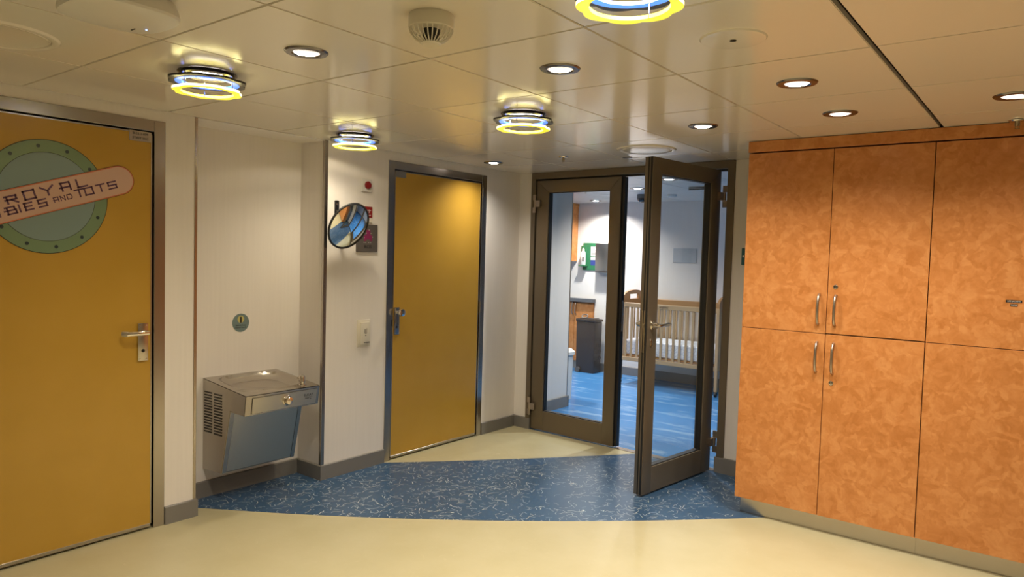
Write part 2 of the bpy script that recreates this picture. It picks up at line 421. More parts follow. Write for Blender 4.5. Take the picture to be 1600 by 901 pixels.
b = bm_new(); prism(b, [dw(1.075, -0.005)[:2], dw(1.925, -0.005)[:2], dw(1.925, 0.06)[:2], dw(1.075, 0.06)[:2]], 'z', 0.0, 0.004)
struct('trim_1', b, M['steel_h'])

# ceiling with separate metal panels
GX = [-3.858, -3.193, -2.532, -1.890, -1.218, -0.526, 0.14, 0.80, 1.46, 2.12, 2.78]
GY = [-2.82, -2.14, -1.47, -0.80, -0.12, 0.55, 1.23, 1.908, 2.588, 3.252, 3.922, 4.59, 5.20]
b = bm_new(); box(b, -4.3, 3.1, -3.0, 5.35, CZ+0.07, CZ+0.16)
ceil = struct('ceiling', b, M['void'], smooth=False)
DL = [(-2.21, 1.60), (-1.555, 2.275), (-0.872, 2.95), (-1.555, 3.645), (-0.872, 3.645), (-0.19, 3.615), (-3.57, 4.34)]
DL_FILL = [(-1.555, 0.20), (-0.19, 0.95), (-2.21, -0.5), (0.47, 1.6), (-0.87, -1.1), (0.47, -0.5), (1.13, 2.92), (1.13, 0.9), (1.8, -0.9)]  # unseen lamps, added to brighten the front of the floor
HOLES = DL + DL_FILL
HR = 0.056
def panel_mesh(x0, x1, y0, y1, holes):
    bb = bm_new()
    z = 0.0; g = 0.0028
    def loop(pts):
        vs = [bb.verts.new((x, y, z)) for x, y in pts]
        return [bb.edges.new((vs[i], vs[(i+1) % len(vs)])) for i in range(len(vs))]
    es = loop([(x0+g, y0+g), (x1-g, y0+g), (x1-g, y1-g), (x0+g, y1-g)])
    for hx, hy in holes:
        es += loop([(hx+HR*math.cos(2*PI*i/32), hy+HR*math.sin(2*PI*i/32)) for i in range(32)])
    bmesh.ops.triangle_fill(bb, edges=es, use_beauty=True, use_dissolve=False)
    bmesh.ops.recalc_face_normals(bb, faces=bb.faces[:])
    for f in bb.faces:
        if f.normal.z > 0: f.normal_flip()
    ex = bmesh.ops.extrude_face_region(bb, geom=bb.faces[:])
    for v in [q for q in ex['geom'] if isinstance(q, bmesh.types.BMVert)]: v.co.z = 0.02
    bmesh.ops.recalc_face_normals(bb, faces=bb.faces[:])
    # small folded edge
    oe = [e for e in bb.edges if all(abs(v.co.z) < 1e-6 for v in e.verts) and
          ((abs(e.verts[0].co.x-e.verts[1].co.x) < 1e-6 and (abs(e.verts[0].co.x-x0-g) < 1e-5 or abs(e.verts[0].co.x-x1+g) < 1e-5)) or
           (abs(e.verts[0].co.y-e.verts[1].co.y) < 1e-6 and (abs(e.verts[0].co.y-y0-g) < 1e-5 or abs(e.verts[0].co.y-y1+g) < 1e-5)))]
    bmesh.ops.bevel(bb, geom=oe, offset=0.0022, segments=2, affect='EDGES')
    return bb
for i in range(len(GX)-1):
    for j in range(len(GY)-1):
        x0, x1, y0, y1 = GX[i], GX[i+1], GY[j], GY[j+1]
        if i == 4: x1 -= 0.006
        if i == 5: x0 += 0.006
        hs = [h for h in HOLES if x0 < h[0] < x1 and y0 < h[1] < y1]
        o = obj('ceiling_panel', panel_mesh(x0, x1, y0, y1, hs), M['ceil'], ceil)
        o.location = (0, 0, CZ + random.uniform(-0.0006, 0.0006))

# left wall, with the recess and the two door openings
D1 = (0.79, 1.90, 2.206); D2 = (3.507, 4.608, 2.20)
b = bm_new()
for y0, y1, z0, z1 in ((-3.0, D1[0], 0, CZ+0.06), (D1[0], D1[1], D1[2], CZ+0.06), (D1[1], 2.075, 0, CZ+0.06),
                       (2.955, D2[0], 0, CZ+0.06), (D2[0], D2[1], D2[2], CZ+0.06), (D2[1], 5.13, 0, CZ+0.06)):
    box(b, XL-0.16, XL, y0, y1, z0, z1)
box(b, RX, XL-0.16, 1.98, 2.075, 0, CZ+0.06); box(b, RX, XL-0.16, 2.955, 3.02, 0, CZ+0.06)
struct('wall_left', b, M['wall'], smooth=False)
b = bm_new(); box(b, RX-0.06, RX, 2.0, 3.0, 0, CZ+0.06); struct('wall_recess', b, M['wall'], smooth=False)
b = bm_new(); box(b, RX, XL, 2.076, 2.954, CZ-0.004, CZ+0.05); struct('ceiling_recess', b, M['wall'], smooth=False)
# steel corner strips of the recess
for n_, y0, y1, zb in (('trim_2', 2.064, 2.082, 0.098), ('trim_3', 2.949, 2.976, 0.098)):
    b = bm_new(); box(b, XL-0.02, XL+0.003, y0, y1, zb, CZ-0.001, 0.0015)
    struct(n_, b, M['steel'])
# far (glazed) wall
b = bm_new()
for u0_, u1_ in ((-0.3, 0.155), (1.995, 5.4)):
    box(b, u0_, u1_, 0.0, 0.12, 0, CZ+0.1)
struct('wall_back', b, M['wall'], loc=DO, rotz=DU, smooth=False)
b = bm_new(); box(b, -0.2, 5.3, 0.02, 0.12, CZ+0.001, CZ+0.14)
struct('wall_bulkhead', b, M['wall_cool'], loc=DO, rotz=DU, smooth=False)
b = bm_new(); box(b, -4.2, 3.0, -3.0, -2.88, 0, CZ+0.06); struct('wall_front', b, M['wall'], smooth=False)
b = bm_new(); box(b, 2.85, 3.0, -2.88, 4.98, 0, CZ+0.06); struct('wall_right', b, M['wall'], smooth=False)

# nursery shell
b = bm_new(); box(b, -6.5, 1.4, NY, NY+0.1, 0, NZ+0.1); struct('wall_nursery_back', b, M['wall_cool'], smooth=False)
b = bm_new(); box(b, -6.5, -6.4, 5.2, NY, 0, NZ+0.1); struct('wall_nursery_left', b, M['wall_cool'], smooth=False)
b = bm_new(); box(b, 1.3, 1.4, 5.0, NY, 0, NZ+0.1); struct('wall_nursery_right', b, M['wall_cool'], smooth=False)
b = bm_new(); box(b, -4.10, -3.965, 5.20, 6.10, 0, NZ+0.05); box(b, -6.45, -4.0, 5.13, 5.22, 0, NZ+0.05)
struct('wall_partition', b, M['wall_cool'], smooth=False)
b = bm_new(); box(b, -4.105, -3.960, 6.098, 6.108, 0.0, NZ-0.001, 0.001); struct('trim_4', b, M['steel'])
NL = [(-2.842, 5.95), (-3.505, 6.61), (-4.775, 7.89), (-1.5, 6.3), (-1.5, 7.6), (-5.3, 6.75), (-0.2, 6.9)]  # seen downlights first, then added fill lamps out of view
b = bm_new(); box(b, -6.5, 1.4, 5.13, NY+0.1, NZ+0.07, NZ+0.14)
nceil = struct('ceiling_nursery', b, M['void'], smooth=False)
nx = [-6.4+0.668*k for k in range(12)]; ny = [5.12, 5.61, 6.28, 6.95, 7.62, 8.3]
HOLES_N = NL
for i in range(11):
    for j in range(5):
        x0, x1, y0, y1 = nx[i], nx[i+1], ny[j], ny[j+1]
        hs = [h_ for h_ in NL if x0+.06 < h_[0] < x1-.06 and y0+.06 < h_[1] < y1-.06]
        o = obj('ceiling_panel', panel_mesh(x0, x1, y0, y1, hs), M['ceil_n'], nceil)
        o.location = (0, 0, NZ)

# skirting
def skirt(name, p, q, side, h_=0.10, t_=0.014, z0=0.0):
    """strip from p to q, thickness on the side given (+1 left of p->q)."""
    p, q = Vector((*p, 0)), Vector((*q, 0)); d = (q-p); L = d.length; a = math.atan2(d.y, d.x)
    bb = bm_new()
    prof = [(0, z0), (side*t_, z0), (side*t_, h_-0.004), (side*(t_-0.005), h_), (0, h_)]
    prism(bb, prof, 'x', 0, L)
    o = obj(name, bb, M['base'], kind='structure', loc=p, rotz=a, smooth=False)
    return o
skirt('baseboard_pillar', (XL, D1[1]+0.002), (XL, 2.075), -1)
skirt('baseboard_pillar_side', (XL+0.014, 2.075), (RX, 2.075), -1)
skirt('baseboard_recess', (RX, 2.089), (RX, 2.941), -1)
skirt('baseboard_recess_side', (RX, 2.955), (XL+0.014, 2.955), -1)
skirt('baseboard_left', (XL, 2.955), (XL, D2[0]-0.002), -1)
skirt('baseboard_corner', (XL, D2[1]+0.002), (XL, 5.074), -1)
skirt('baseboard_back', dw(0.010)[:2], dw(0.200)[:2], -1)
skirt('baseboard_right', dw(1.935)[:2], dw(2.9)[:2], -1, 0.115)
skirt('baseboard_partition', (-3.965, 5.21), (-3.965, 6.12), -1, 0.11)
skirt('baseboard_partition_end', (-3.951, 6.108), (-4.105, 6.108), -1, 0.11)
skirt('baseboard_nursery', (-6.4, NY), (1.3, NY), -1, 0.11)

# =================================================================== YELLOW DOORS (setting)
HALF = PI/2
def yellow_door(name, y0, y1, zt, fw_, handle_side, label):
    """local x along the wall (right), y into it, z up."""
    W_ = y1-y0
    root = thing(name, label, None, (XL, y0, 0), HALF, kind='structure')
    b = bm_new()   # stainless frame: two jambs and head with a raised lip
    for x0, x1, z0, z1 in ((0, fw_, 0, zt), (W_-fw_, W_, 0, zt), (fw_, W_-fw_, zt-fw_, zt)):
        box(b, x0, x1, -0.006, 0.10, z0, z1, 0.002)
    obj('door_frame', b, M['steel'], root)
    b = bm_new(); box(b, fw_-0.01, W_-fw_+0.01, 0.050, 0.075, 0.0, zt-fw_)   # dark rebate behind the leaf
    obj('rebate', b, M['black'], root)
    g = 0.008
    b = bm_new(); box(b, fw_+g, W_-fw_-g, 0.002, 0.045, 0.016, zt-fw_-g-0.002, 0.002)
    leaf = obj('door_leaf', b, M['door'], root)
    b = bm_new()    # thin steel edging round the leaf
    e = 0.0075
    for x0, x1, z0, z1 in ((fw_+g, fw_+g+e, 0.014, zt-fw_-g), (W_-fw_-g-e, W_-fw_-g, 0.014, zt-fw_-g), (fw_+g, W_-fw_-g, 0.012, 0.030), (fw_+g, W_-fw_-g, zt-fw_-g-e, zt-fw_-g)):
        box(b, x0, x1, 0.0005, 0.044, z0, z1, 0.0008)
    obj('leaf_edging', b, M['steel'], root)
    return root, leaf
d1, leaf1 = yellow_door('door_1', D1[0], D1[1], D1[2], 0.060, 'r', 'yellow door with porthole sign and nursery club name')
d2, leaf2 = yellow_door('door_2', D2[0], D2[1], D2[2], 0.058, 'l', 'plain yellow door in steel frame beside convex mirror')
def backplate(root, x, z0, z1, w_=0.052):
    b = bm_new(); box(b, x-w_/2, x+w_/2, -0.009, 0.001, z0, z1, 0.002, seg=2)
    p = obj('handle_plate', b, M['steel_h'], root)
    b = bm_new()
    for sx in (-1, 1):
        for z in (z0+0.01, z1-0.01): lathe(b, [(0, 0), (0.0042, 0), (0.0038, 0.002), (0, 0.0025)], 12, T(x+sx*(w_/2-0.009), -0.009, z) @ Rx(HALF))
    obj('screw', b, M['chrome'], p)
    b = bm_new()
    lathe(b, [(0.0, -0.001), (0.0065, -0.001), (0.0075, 0.0), (0.009, 0.0)], 20, T(x, -0.0105, z0+0.055) @ Rx(HALF))
    box(b, x-0.0012, x+0.0012, -0.0125, -0.009, z0+0.050, z0+0.060)
    obj('keyhole', b, M['ink'], p)
    return p
# door 1: lever handle (points away from the frame)
hx = 1.782-D1[0]
p = backplate(d1, hx, 0.926, 1.127)
b = bm_new()
cyl(b, 0.011, 0, 0.040, 20, T(hx+0.008, -0.009, 1.079) @ Rx(HALF))
pts = []
for k in range(15):
    t_ = k/14; xx = hx+0.012 - 0.128*t_; yy = -0.050 - 0.004*math.sin(PI*t_)
    if t_ > 0.88: yy += (t_-0.88)/0.12*0.020
    pts.append((xx, yy, 1.079))
tube(b, pts, [0.0055 if k < 12 else 0.007 for k in range(15)], 12, 2.1)
obj('door_handle', b, M['chrome'], d1)
# door 2: round knob
hx2 = 3.609-D2[0]
backplate(d2, hx2, 0.934, 1.134, 0.05)
b = bm_new()
lathe(b, [(0, 0), (0.012, 0), (0.011, 0.022), (0.020, 0.030), (0.029, 0.037), (0.030, 0.048), (0.026, 0.057), (0.012, 0.061), (0, 0.0615)], 28, T(hx2+0.004, -0.009, 1.098) @ Rx(HALF))
obj('door_knob', b, M['chrome'], d2)
b = bm_new()
for zc in (0.14, 1.10, 2.05):
    cyl(b, 0.008, zc-0.045, zc+0.045, 14, T(D2[1]-D2[0]-0.058+0.004, -0.006, 0)); 
obj('hinge', b, M['steel'], d2)
b = bm_new(); box(b, 0.050, 0.060, -0.0075, 0.004, 1.0, 1.045); obj('strike_slot', b, M['black'], d2)
# name plates
b = bm_new(); box(b, 1.712-D1[0], 1.825-D1[0], -0.003, 0.0025, 2.086, 2.140, 0.0006)
np1 = obj('name_plate', b, M['steel_h'], d1)
b = bm_new(); text_bm(b, 'B-53-2-609', 0.0175, 1.768-D1[0], 2.125, -0.0034); text_bm(b, 'STAFF WC', 0.0175, 1.768-D1[0], 2.102, -0.0034)
obj('lettering', b, M['ink'], np1)
b = bm_new(); box(b, 3.578-D2[0], 3.680-D2[0], -0.003, 0.0025, 2.086, 2.134, 0.0006)
np2 = obj('name_plate', b, M['steel_h'], d2)
# door closer strip reflecting above door 1 is part of the frame

# porthole sign on door 1
sx0, sz0 = 1.335-D1[0], 1.762
M['sign_green'] = mat('sign_green', (0.19, 0.28, 0.17), 0.22)
M['sign_blue'] = mat('sign_blue', (0.225, 0.31, 0.31), 0.14)
M['sign_pink'] = mat('sign_pink', (0.60, 0.40, 0.32), 0.2)
M['sign_edge'] = mat('sign_salmon', (0.55, 0.17, 0.09), 0.3)
M['sign_dot'] = mat('sign_rivet', (0.035, 0.055, 0.06), 0.3)
M['sign_ink'] = mat('sign_purple', (0.13, 0.06, 0.12), 0.4)
sign = thing('porthole_sign', 'round green and blue porthole sign with slanting pink name bar on yellow door', 'sign', (XL-0.0018, 1.335, sz0), HALF)
def disc(bm, r, y0, y1, n=72, cx=0, cz=0): cyl(bm, r, y0, y1, n, T(cx, 0, cz) @ Rx(HALF))   # faces -y: depth -y1..-y0
b = bm_new(); disc(b, 0.272, 0.0, 0.0012); obj('outline', b, M['ink'], sign)
b = bm_new(); disc(b, 0.269, 0.0012, 0.0020); obj('porthole_rim', b, M['sign_green'], sign)
b = bm_new(); disc(b, 0.2125, 0.0020, 0.0024); obj('outline', b, M['ink'], sign)
b = bm_new(); disc(b, 0.2105, 0.0024, 0.0030); obj('porthole_glass', b, M['sign_blue'], sign)
for k in range(12):
    a = math.radians(99 - 30*k)
    if k in (2,): pass
    b = bm_new(); disc(b, 0.0085, 0.0020, 0.0027, 16, 0.241*math.cos(a), 0.241*math.sin(a))
    obj('rivet', b, M['sign_dot'], sign)
TA = math.radians(18.7)
def stadium(bm, hl, r, y0, y1, n=20):
    pts = [(hl+r*math.cos(a), r*math.sin(a)) for a in [-HALF+PI*k/n for k in range(n+1)]] + [(-hl+r*math.cos(a), r*math.sin(a)) for a in [HALF+PI*k/n for k in range(n+1)]]
    prism(bm, pts, 'y', -y1, -y0, mat=Ry(-TA))
b = bm_new(); stadium(b, 0.345, 0.0745, 0.003, 0.0042); obj('bar_outline', b, M['ink'], sign)
b = bm_new(); stadium(b, 0.345, 0.0728, 0.0042, 0.0048); obj('bar_edge', b, M['sign_edge'], sign)
b = bm_new(); stadium(b, 0.345, 0.0675, 0.0048, 0.0056); bar = obj('name_bar', b, M['sign_pink'], sign)
G = {  # block letters on a unit cell
 'R': [[(.18, 0), (.18, .8)], [(0, .8), (1, .8)], [(.92, .8), (.92, .42)], [(0, .42), (1, .42)], [(.5, .42), (1, 0)]],
 'O': [[(0, .95), (1, .95)], [(0, .05), (1, .05)], [(.06, 0), (.06, 1)], [(.94, 0), (.94, 1)]],
 'Y': [[(0, 1), (.5, .5), (1, 1)], [(.5, .5), (.5, 0)]],
 'A': [[(.15, 0), (.15, 1)], [(.05, .95), (.95, .95)], [(.92, 1), (.92, 0)], [(-.08, .42), (.95, .42)]],
 'L': [[(.08, 1), (.08, 0)], [(0, .06), (1, .06)]],
 'B': [[(.2, 0), (.2, .95)], [(0, .95), (.9, .95)], [(.85, .95), (.85, .55)], [(-.1, .52), (1, .52)], [(.94, .52), (.94, 0)], [(.1, .05), (1, .05)]],
 'I': [[(.5, 0), (.5, 1)]],
 'E': [[(.1, 0), (.1, 1)], [(0, .94), (1, .94)], [(0, .5), (.9, .5)], [(0, .06), (1, .06)]],
 'S': [[(0, .94), (1, .94)], [(.08, .94), (.08, .5)], [(0, .5), (1, .5)], [(.92, .5), (.92, .06)], [(0, .06), (1, .06)]],
 'N': [[(.1, 0), (.1, 1)], [(.1, 1), (.9, 0)], [(.9, 0), (.9, 1)]],
 'D': [[(.1, .95), (.8, .95), (.95, .7), (.95, .3), (.8, .05), (.1, .05)], [(.12, 0), (.12, 1)]],
 'T': [[(0, .95), (1, .95)], [(.5, 1), (.5, 0)]],
}
def letters(bm, items, wd, y0, y1):
    for ch, s0, s1, t0, t1 in items:
        for pl in G[ch]:
            for (ax, az), (bx, bz) in zip(pl, pl[1:]):
                p = Vector((s0+ax*(s1-s0), t0+az*(t1-t0))); q = Vector((s0+bx*(s1-s0), t0+bz*(t1-t0)))
                d = (q-p); L = d.length; a = math.atan2(d.y, d.x)
                box(bm, -wd*0.25, L+wd*0.25, -y1, -y0, -wd/2, wd/2, mat=Ry(-TA) @ T(p.x, 0, p.y) @ Ry(-a))
b = bm_new()
letters(b, [('R', -.176, -.124, .006, .049), ('O', -.097, -.046, .006, .049), ('Y', -.020, .038, .006, .049), ('A', .066, .115, .008, .049), ('L', .142, .190, .008, .049)], 0.0082, 0.0056, 0.0064)
letters(b, [('B', -.325, -.277, -.041, -.005), ('A', -.258, -.212, -.041, -.005), ('B', -.190, -.143, -.041, -.006), ('I', -.135, -.125, -.041, -.005), ('E', -.110, -.073, -.041, -.005), ('S', -.050, -.011, -.041, -.004),
            ('T', .121, .163, -.036, .002), ('O', .166, .208, -.036, .001), ('T', .224, .268, -.035, .003), ('S', .282, .325, -.034, .003)], 0.0072, 0.0056, 0.0064)
letters(b, [('A', .018, .043, -.034, -.010), ('N', .050, .073, -.034, -.010), ('D', .079, .105, -.034, -.010)], 0.0042, 0.0056, 0.0064)
obj('lettering', b, M['sign_ink'], bar, smooth=False)

# =================================================================== GLAZED DOUBLE DOOR (setting)
gd = thing('door_3', 'bronze aluminium double glass door, one leaf standing open', None, DO, DU, kind='structure')
b = bm_new()
FR_D = 0.075
box(b, 0.150, 0.196, -0.012, FR_D, 0.0, CZ-0.002, 0.0015); box(b, 1.948, 2.003, -0.012, FR_D, 0.0, CZ-0.002, 0.0015)
box(b, 0.196, 1.948, -0.012, FR_D, 2.206, CZ-0.002, 0.0015)
obj('door_frame', b, M['bronze'], gd)
b = bm_new(); box(b, 0.196, 0.206, 0.030, 0.073, 0, 2.206); box(b, 1.938, 1.948, 0.030, 0.073, 0, 2.206); box(b, 0.206, 1.938, 0.030, 0.073, 2.194, 2.206)
obj('frame_seal', b, M['black'], gd)
def glazed_leaf(root, width, mir=False):
    """local x 0 (hinge) .. -width for right-hung, mirrored for left-hung; outer face y=0."""
    s = 1 if mir else -1
    D = 0.062; rail_b, rail_t, st = 0.168, 0.102, 0.128
    zb, zt = 0.012, 2.192
    def bx(bm, a, c, *r, **k): box(bm, min(s*a, s*c), max(s*a, s*c), *r, **k)
    b = bm_new(); prism(b, [(s*0, zb), (s*0, zt), (s*0.0005, zt), (s*st, zt-rail_t-0.0005), (s*st, zb)], 'y', 0.0, D, 0.0012); obj('hinge_stile', b, M['bronze'], root)
    ls = 0.105
    b = bm_new(); prism(b, [(s*width, zb), (s*width, zt), (s*(width-0.0005), zt), (s*(width-ls), zt-rail_t-0.0005), (s*(width-ls), zb)], 'y', 0.0, D, 0.0012); obj('lock_stile', b, M['bronze'], root)
    b = bm_new(); bx(b, st, width-ls, 0, D, zb, zb+rail_b, bev=0.002); obj('bottom_rail', b, M['bronze'], root)
    b = bm_new(); prism(b, [(s*0.002, zt), (s*(width-0.002), zt), (s*(width-ls-0.0005), zt-rail_t), (s*(st+0.0005), zt-rail_t)], 'y', 0.0, D, 0.0012); obj('top_rail', b, M['bronze'], root)
    z0, z1, x0, x1 = zb+rail_b, zt-rail_t, st, width-ls
    b = bm_new()
    g_ = 0.006
    for a0, a1, c0, c1 in ((x0, x0+g_, z0, z1), (x1-g_, x1, z0, z1), (x0, x1, z0, z0+g_), (x0, x1, z1-g_, z1)):
        bx(b, a0, a1, 0.010, 0.052, c0, c1)
    obj('gasket', b, M['black'], root)
    b = bm_new(); bx(b, x0+0.001, x1-0.001, 0.027, 0.033, z0+0.001, z1-0.001); obj('glass_pane', b, M['glass'], root)
    b = bm_new()   # rubber seals and groove on the closing edge
    bx(b, width, width+0.006, 0.006, 0.016, zb, zt); bx(b, width, width+0.004, 0.030, 0.036, zb, zt)
    obj('edge_seal', b, M['black'], root)
def hinge_set(root, s, z):
    """three-knuckle hinge; s=+1 plate to +x belongs to the leaf."""
    b = bm_new()
    cyl(b, 0.0115, z-0.078, z-0.031, 16, T(0, -0.020, 0)); cyl(b, 0.0115, z+0.031, z+0.078, 16, T(0, -0.020, 0))
    box(b, *sorted((0, -s*0.040)), -0.026, -0.008, z-0.078, z-0.032, 0.002); box(b, *sorted((0, -s*0.040)), -0.026, -0.008, z+0.032, z+0.078, 0.002)
    o = obj('frame_hinge', b, M['hinge'], root)
    return o
def leaf_hinge(root, s, z):
    b = bm_new()
    cyl(b, 0.0125, z-0.029, z+0.029, 16, T(0, -0.020, 0)); box(b, *sorted((0, s*0.050)), -0.026, 0.002, z-0.029, z+0.029, 0.002)
    return obj('leaf_hinge', b, M['hinge'], root)
def sub(name, parent, loc, rz):
    o = bpy.data.objects.new(name, None); COL.objects.link(o); o.parent = parent; o.location = loc; o.rotation_euler = (0, 0, rz); o.empty_display_size = 0.1
    return o
la = sub('fixed_leaf', gd, (0.208, -0.002, 0), 0.0)
glazed_leaf(la, 0.852, mir=True)
for z in (0.212, 1.994):
    leaf_hinge(la, 1, z)
b = bm_new()
for z in (0.212, 1.994):
    cyl(b, 0.0105, z-0.078, z-0.031, 16, T(0.204, -0.022, 0)); cyl(b, 0.0105, z+0.031, z+0.078, 16, T(0.204, -0.022, 0))
    box(b, 0.180, 0.204, -0.026, -0.010, z-0.078, z-0.031, 0.002); box(b, 0.180, 0.204, -0.026, -0.010, z+0.031, z+0.078, 0.002)
obj('frame_hinge', b, M['hinge'], gd)
b = bm_new(); box(b, 1.060, 1.088, 0.012, 0.058, 0.014, 2.190, 0.002); obj('meeting_strip', b, M['black'], gd)
b = bm_new(); box(b, 1.087, 1.091, 0.024, 0.044, 0.95, 1.20, 0.001); obj('strike_plate', b, M['steel'], gd)
# open leaf
lo_ang = math.radians(83.06)
lb = sub('open_leaf', gd, (0, 0, 0), lo_ang - DU)
hw = Vector((-1.969, 4.977, 0)) - DO
lb.location = (hw.x*math.cos(-DU) - hw.y*math.sin(-DU), hw.x*math.sin(-DU) + hw.y*math.cos(-DU), 0)
glazed_leaf(lb, 0.869)
for z in (0.222, 2.004):
    b = bm_new(); cyl(b, 0.0125, z-0.029, z+0.029, 16, T(0.020, -0.018, 0)); box(b, -0.045, 0.020, -0.022, 0.002, z-0.029, z+0.029, 0.002)
    obj('leaf_hinge', b, M['hinge'], lb)
b = bm_new()
pw = Matrix.Rotation(lo_ang - DU, 4, 'Z') @ Vector((0.020, -0.018, 0))
hxp, hyp = lb.location.x + pw.x, lb.location.y + pw.y
for z in (0.222, 2.004):
    for a_, c_ in ((z-0.078, z-0.031), (z+0.031, z+0.078)):
        cyl(b, 0.0125, a_, c_, 16, T(hxp, hyp, 0)); box(b, hxp-0.004, hxp+0.046, hyp-0.010, -0.010, a_, c_, 0.002)
obj('frame_hinge', b, M['hinge'], gd)
# furniture of the open leaf
def lever(root, x, z, side):
    """side -1: outer face (y<0), +1: inner face."""
    y0 = 0.0 if side < 0 else 0.062
    R_ = Rx(HALF) if side < 0 else Rx(-HALF)
    b = bm_new()
    lathe(b, [(0, 0), (0.017, 0), (0.017, 0.005), (0.015, 0.008), (0.010, 0.009), (0.0095, 0.045), (0, 0.045)], 20, T(x, y0, z) @ R_ @ Matrix.Diagonal((1, 1.9, 1, 1)))
    tube(b, [(x, y0+side*0.030, z), (x, y0+side*0.048, z), (x+0.010, y0+side*0.056, z), (x+0.03, y0+side*0.058, z), (x+0.11, y0+side*0.058, z+0.002), (x+0.135, y0+side*0.052, z+0.003), (x+0.145, y0+side*0.034, z+0.003)], 0.0095, 12)
    obj('lever_handle', b, M['chrome'], root)
    b = bm_new()
    lathe(b, [(0, 0), (0.013, 0), (0.013, 0.006), (0.010, 0.008), (0, 0.008)], 18, T(x, y0, z-0.118) @ R_ @ Matrix.Diagonal((1, 2.0, 1, 1)))
    box(b, x-0.0035, x+0.0035, *sorted((y0+side*0.006, y0+side*0.0095)), z-0.134, z-0.106)
    obj('lock_cylinder', b, M['steel_h'], root)
lever(lb, -0.826, 1.118, -1); lever(lb, -0.826, 1.118, 1)
b = bm_new(); box(b, -0.8725, -0.868, 0.020, 0.044, 0.94, 1.21, 0.001); box(b, -0.878, -0.87, 0.024, 0.040, 1.10, 1.125, 0.002)
obj('lock_faceplate', b, M['brass'], lb)

# =================================================================== CEILING FIXTURES
def spot_unit(label, loc, power, col, lens, group, cat='light', spread=134):
    t = thing('downlight', label, cat, loc, 0, group)
    b = bm_new(); lathe(b, [(HR-0.006, 0.004), (HR-0.008, -0.004), (HR-0.002, -0.0075), (0.074, -0.0065), (0.0785, -0.001), (0.0785, 0.0)], 40)
    obj('trim_ring', b, M['ring_dark'], t)
    b = bm_new(); lathe(b, [(HR-0.006, 0.002), (0.050, 0.014), (0.043, 0.030), (0.041, 0.034)], 36); obj('reflector', b, M['reflector'], t)
    b = bm_new(); lathe(b, [(0.0, 0.0275), (0.030, 0.028), (0.042, 0.031), (0.042, 0.036), (0, 0.036)], 32); obj('lens', b, lens, t)
    area_light('lamp', t, (0, 0, 0.024), 0.075, power, col, spread)
    return t
spot_labels = ['recessed round downlight in the panel left of the dome smoke detector',
 'recessed round downlight between the ceiling joints in front of the open glass door leaf',
 'recessed round downlight behind the flat round speaker plate',
 'recessed round downlight nearest the top of the open glass door leaf',
 'recessed round downlight above the tall orange cupboards, next to the black joint',
 'recessed round downlight at the right edge of the frame above the cupboards',
 'recessed round downlight above the plain yellow door']
for (x, y), lab in zip(DL, spot_labels):
    spot_unit(lab, (x, y, CZ), P_SPOT*(0.72 if y > 4 else 1.0), WARM, M['lamp'], 'round downlights in the hall ceiling')
for k, (x, y) in enumerate(DL_FILL):
    spot_unit('added fill downlight in the hall ceiling behind the viewer', (x, y, CZ), P_FILL, WARM, M['lamp'], 'added fill lights behind the viewer')
nlab = ['recessed nursery downlight seen through the glass of the open leaf', 'recessed nursery downlight seen in the gap beside the open leaf', 'recessed nursery downlight above the green eyewash board',
        'added nursery fill lamp out of view near the doors', 'added nursery fill lamp out of view near the far wall', 'added nursery fill lamp out of view behind the partition', 'added nursery fill lamp out of view at the far end']
for (x, y), lab, pk_ in zip(NL, nlab, (0.62, 0.42, 0.9, 2.1, 2.0, 0.8, 1.9)):
    spot_unit(lab, (x, y, NZ), P_NURS*pk_, COOL, M['lamp_n'], 'nursery downlights', spread=155)

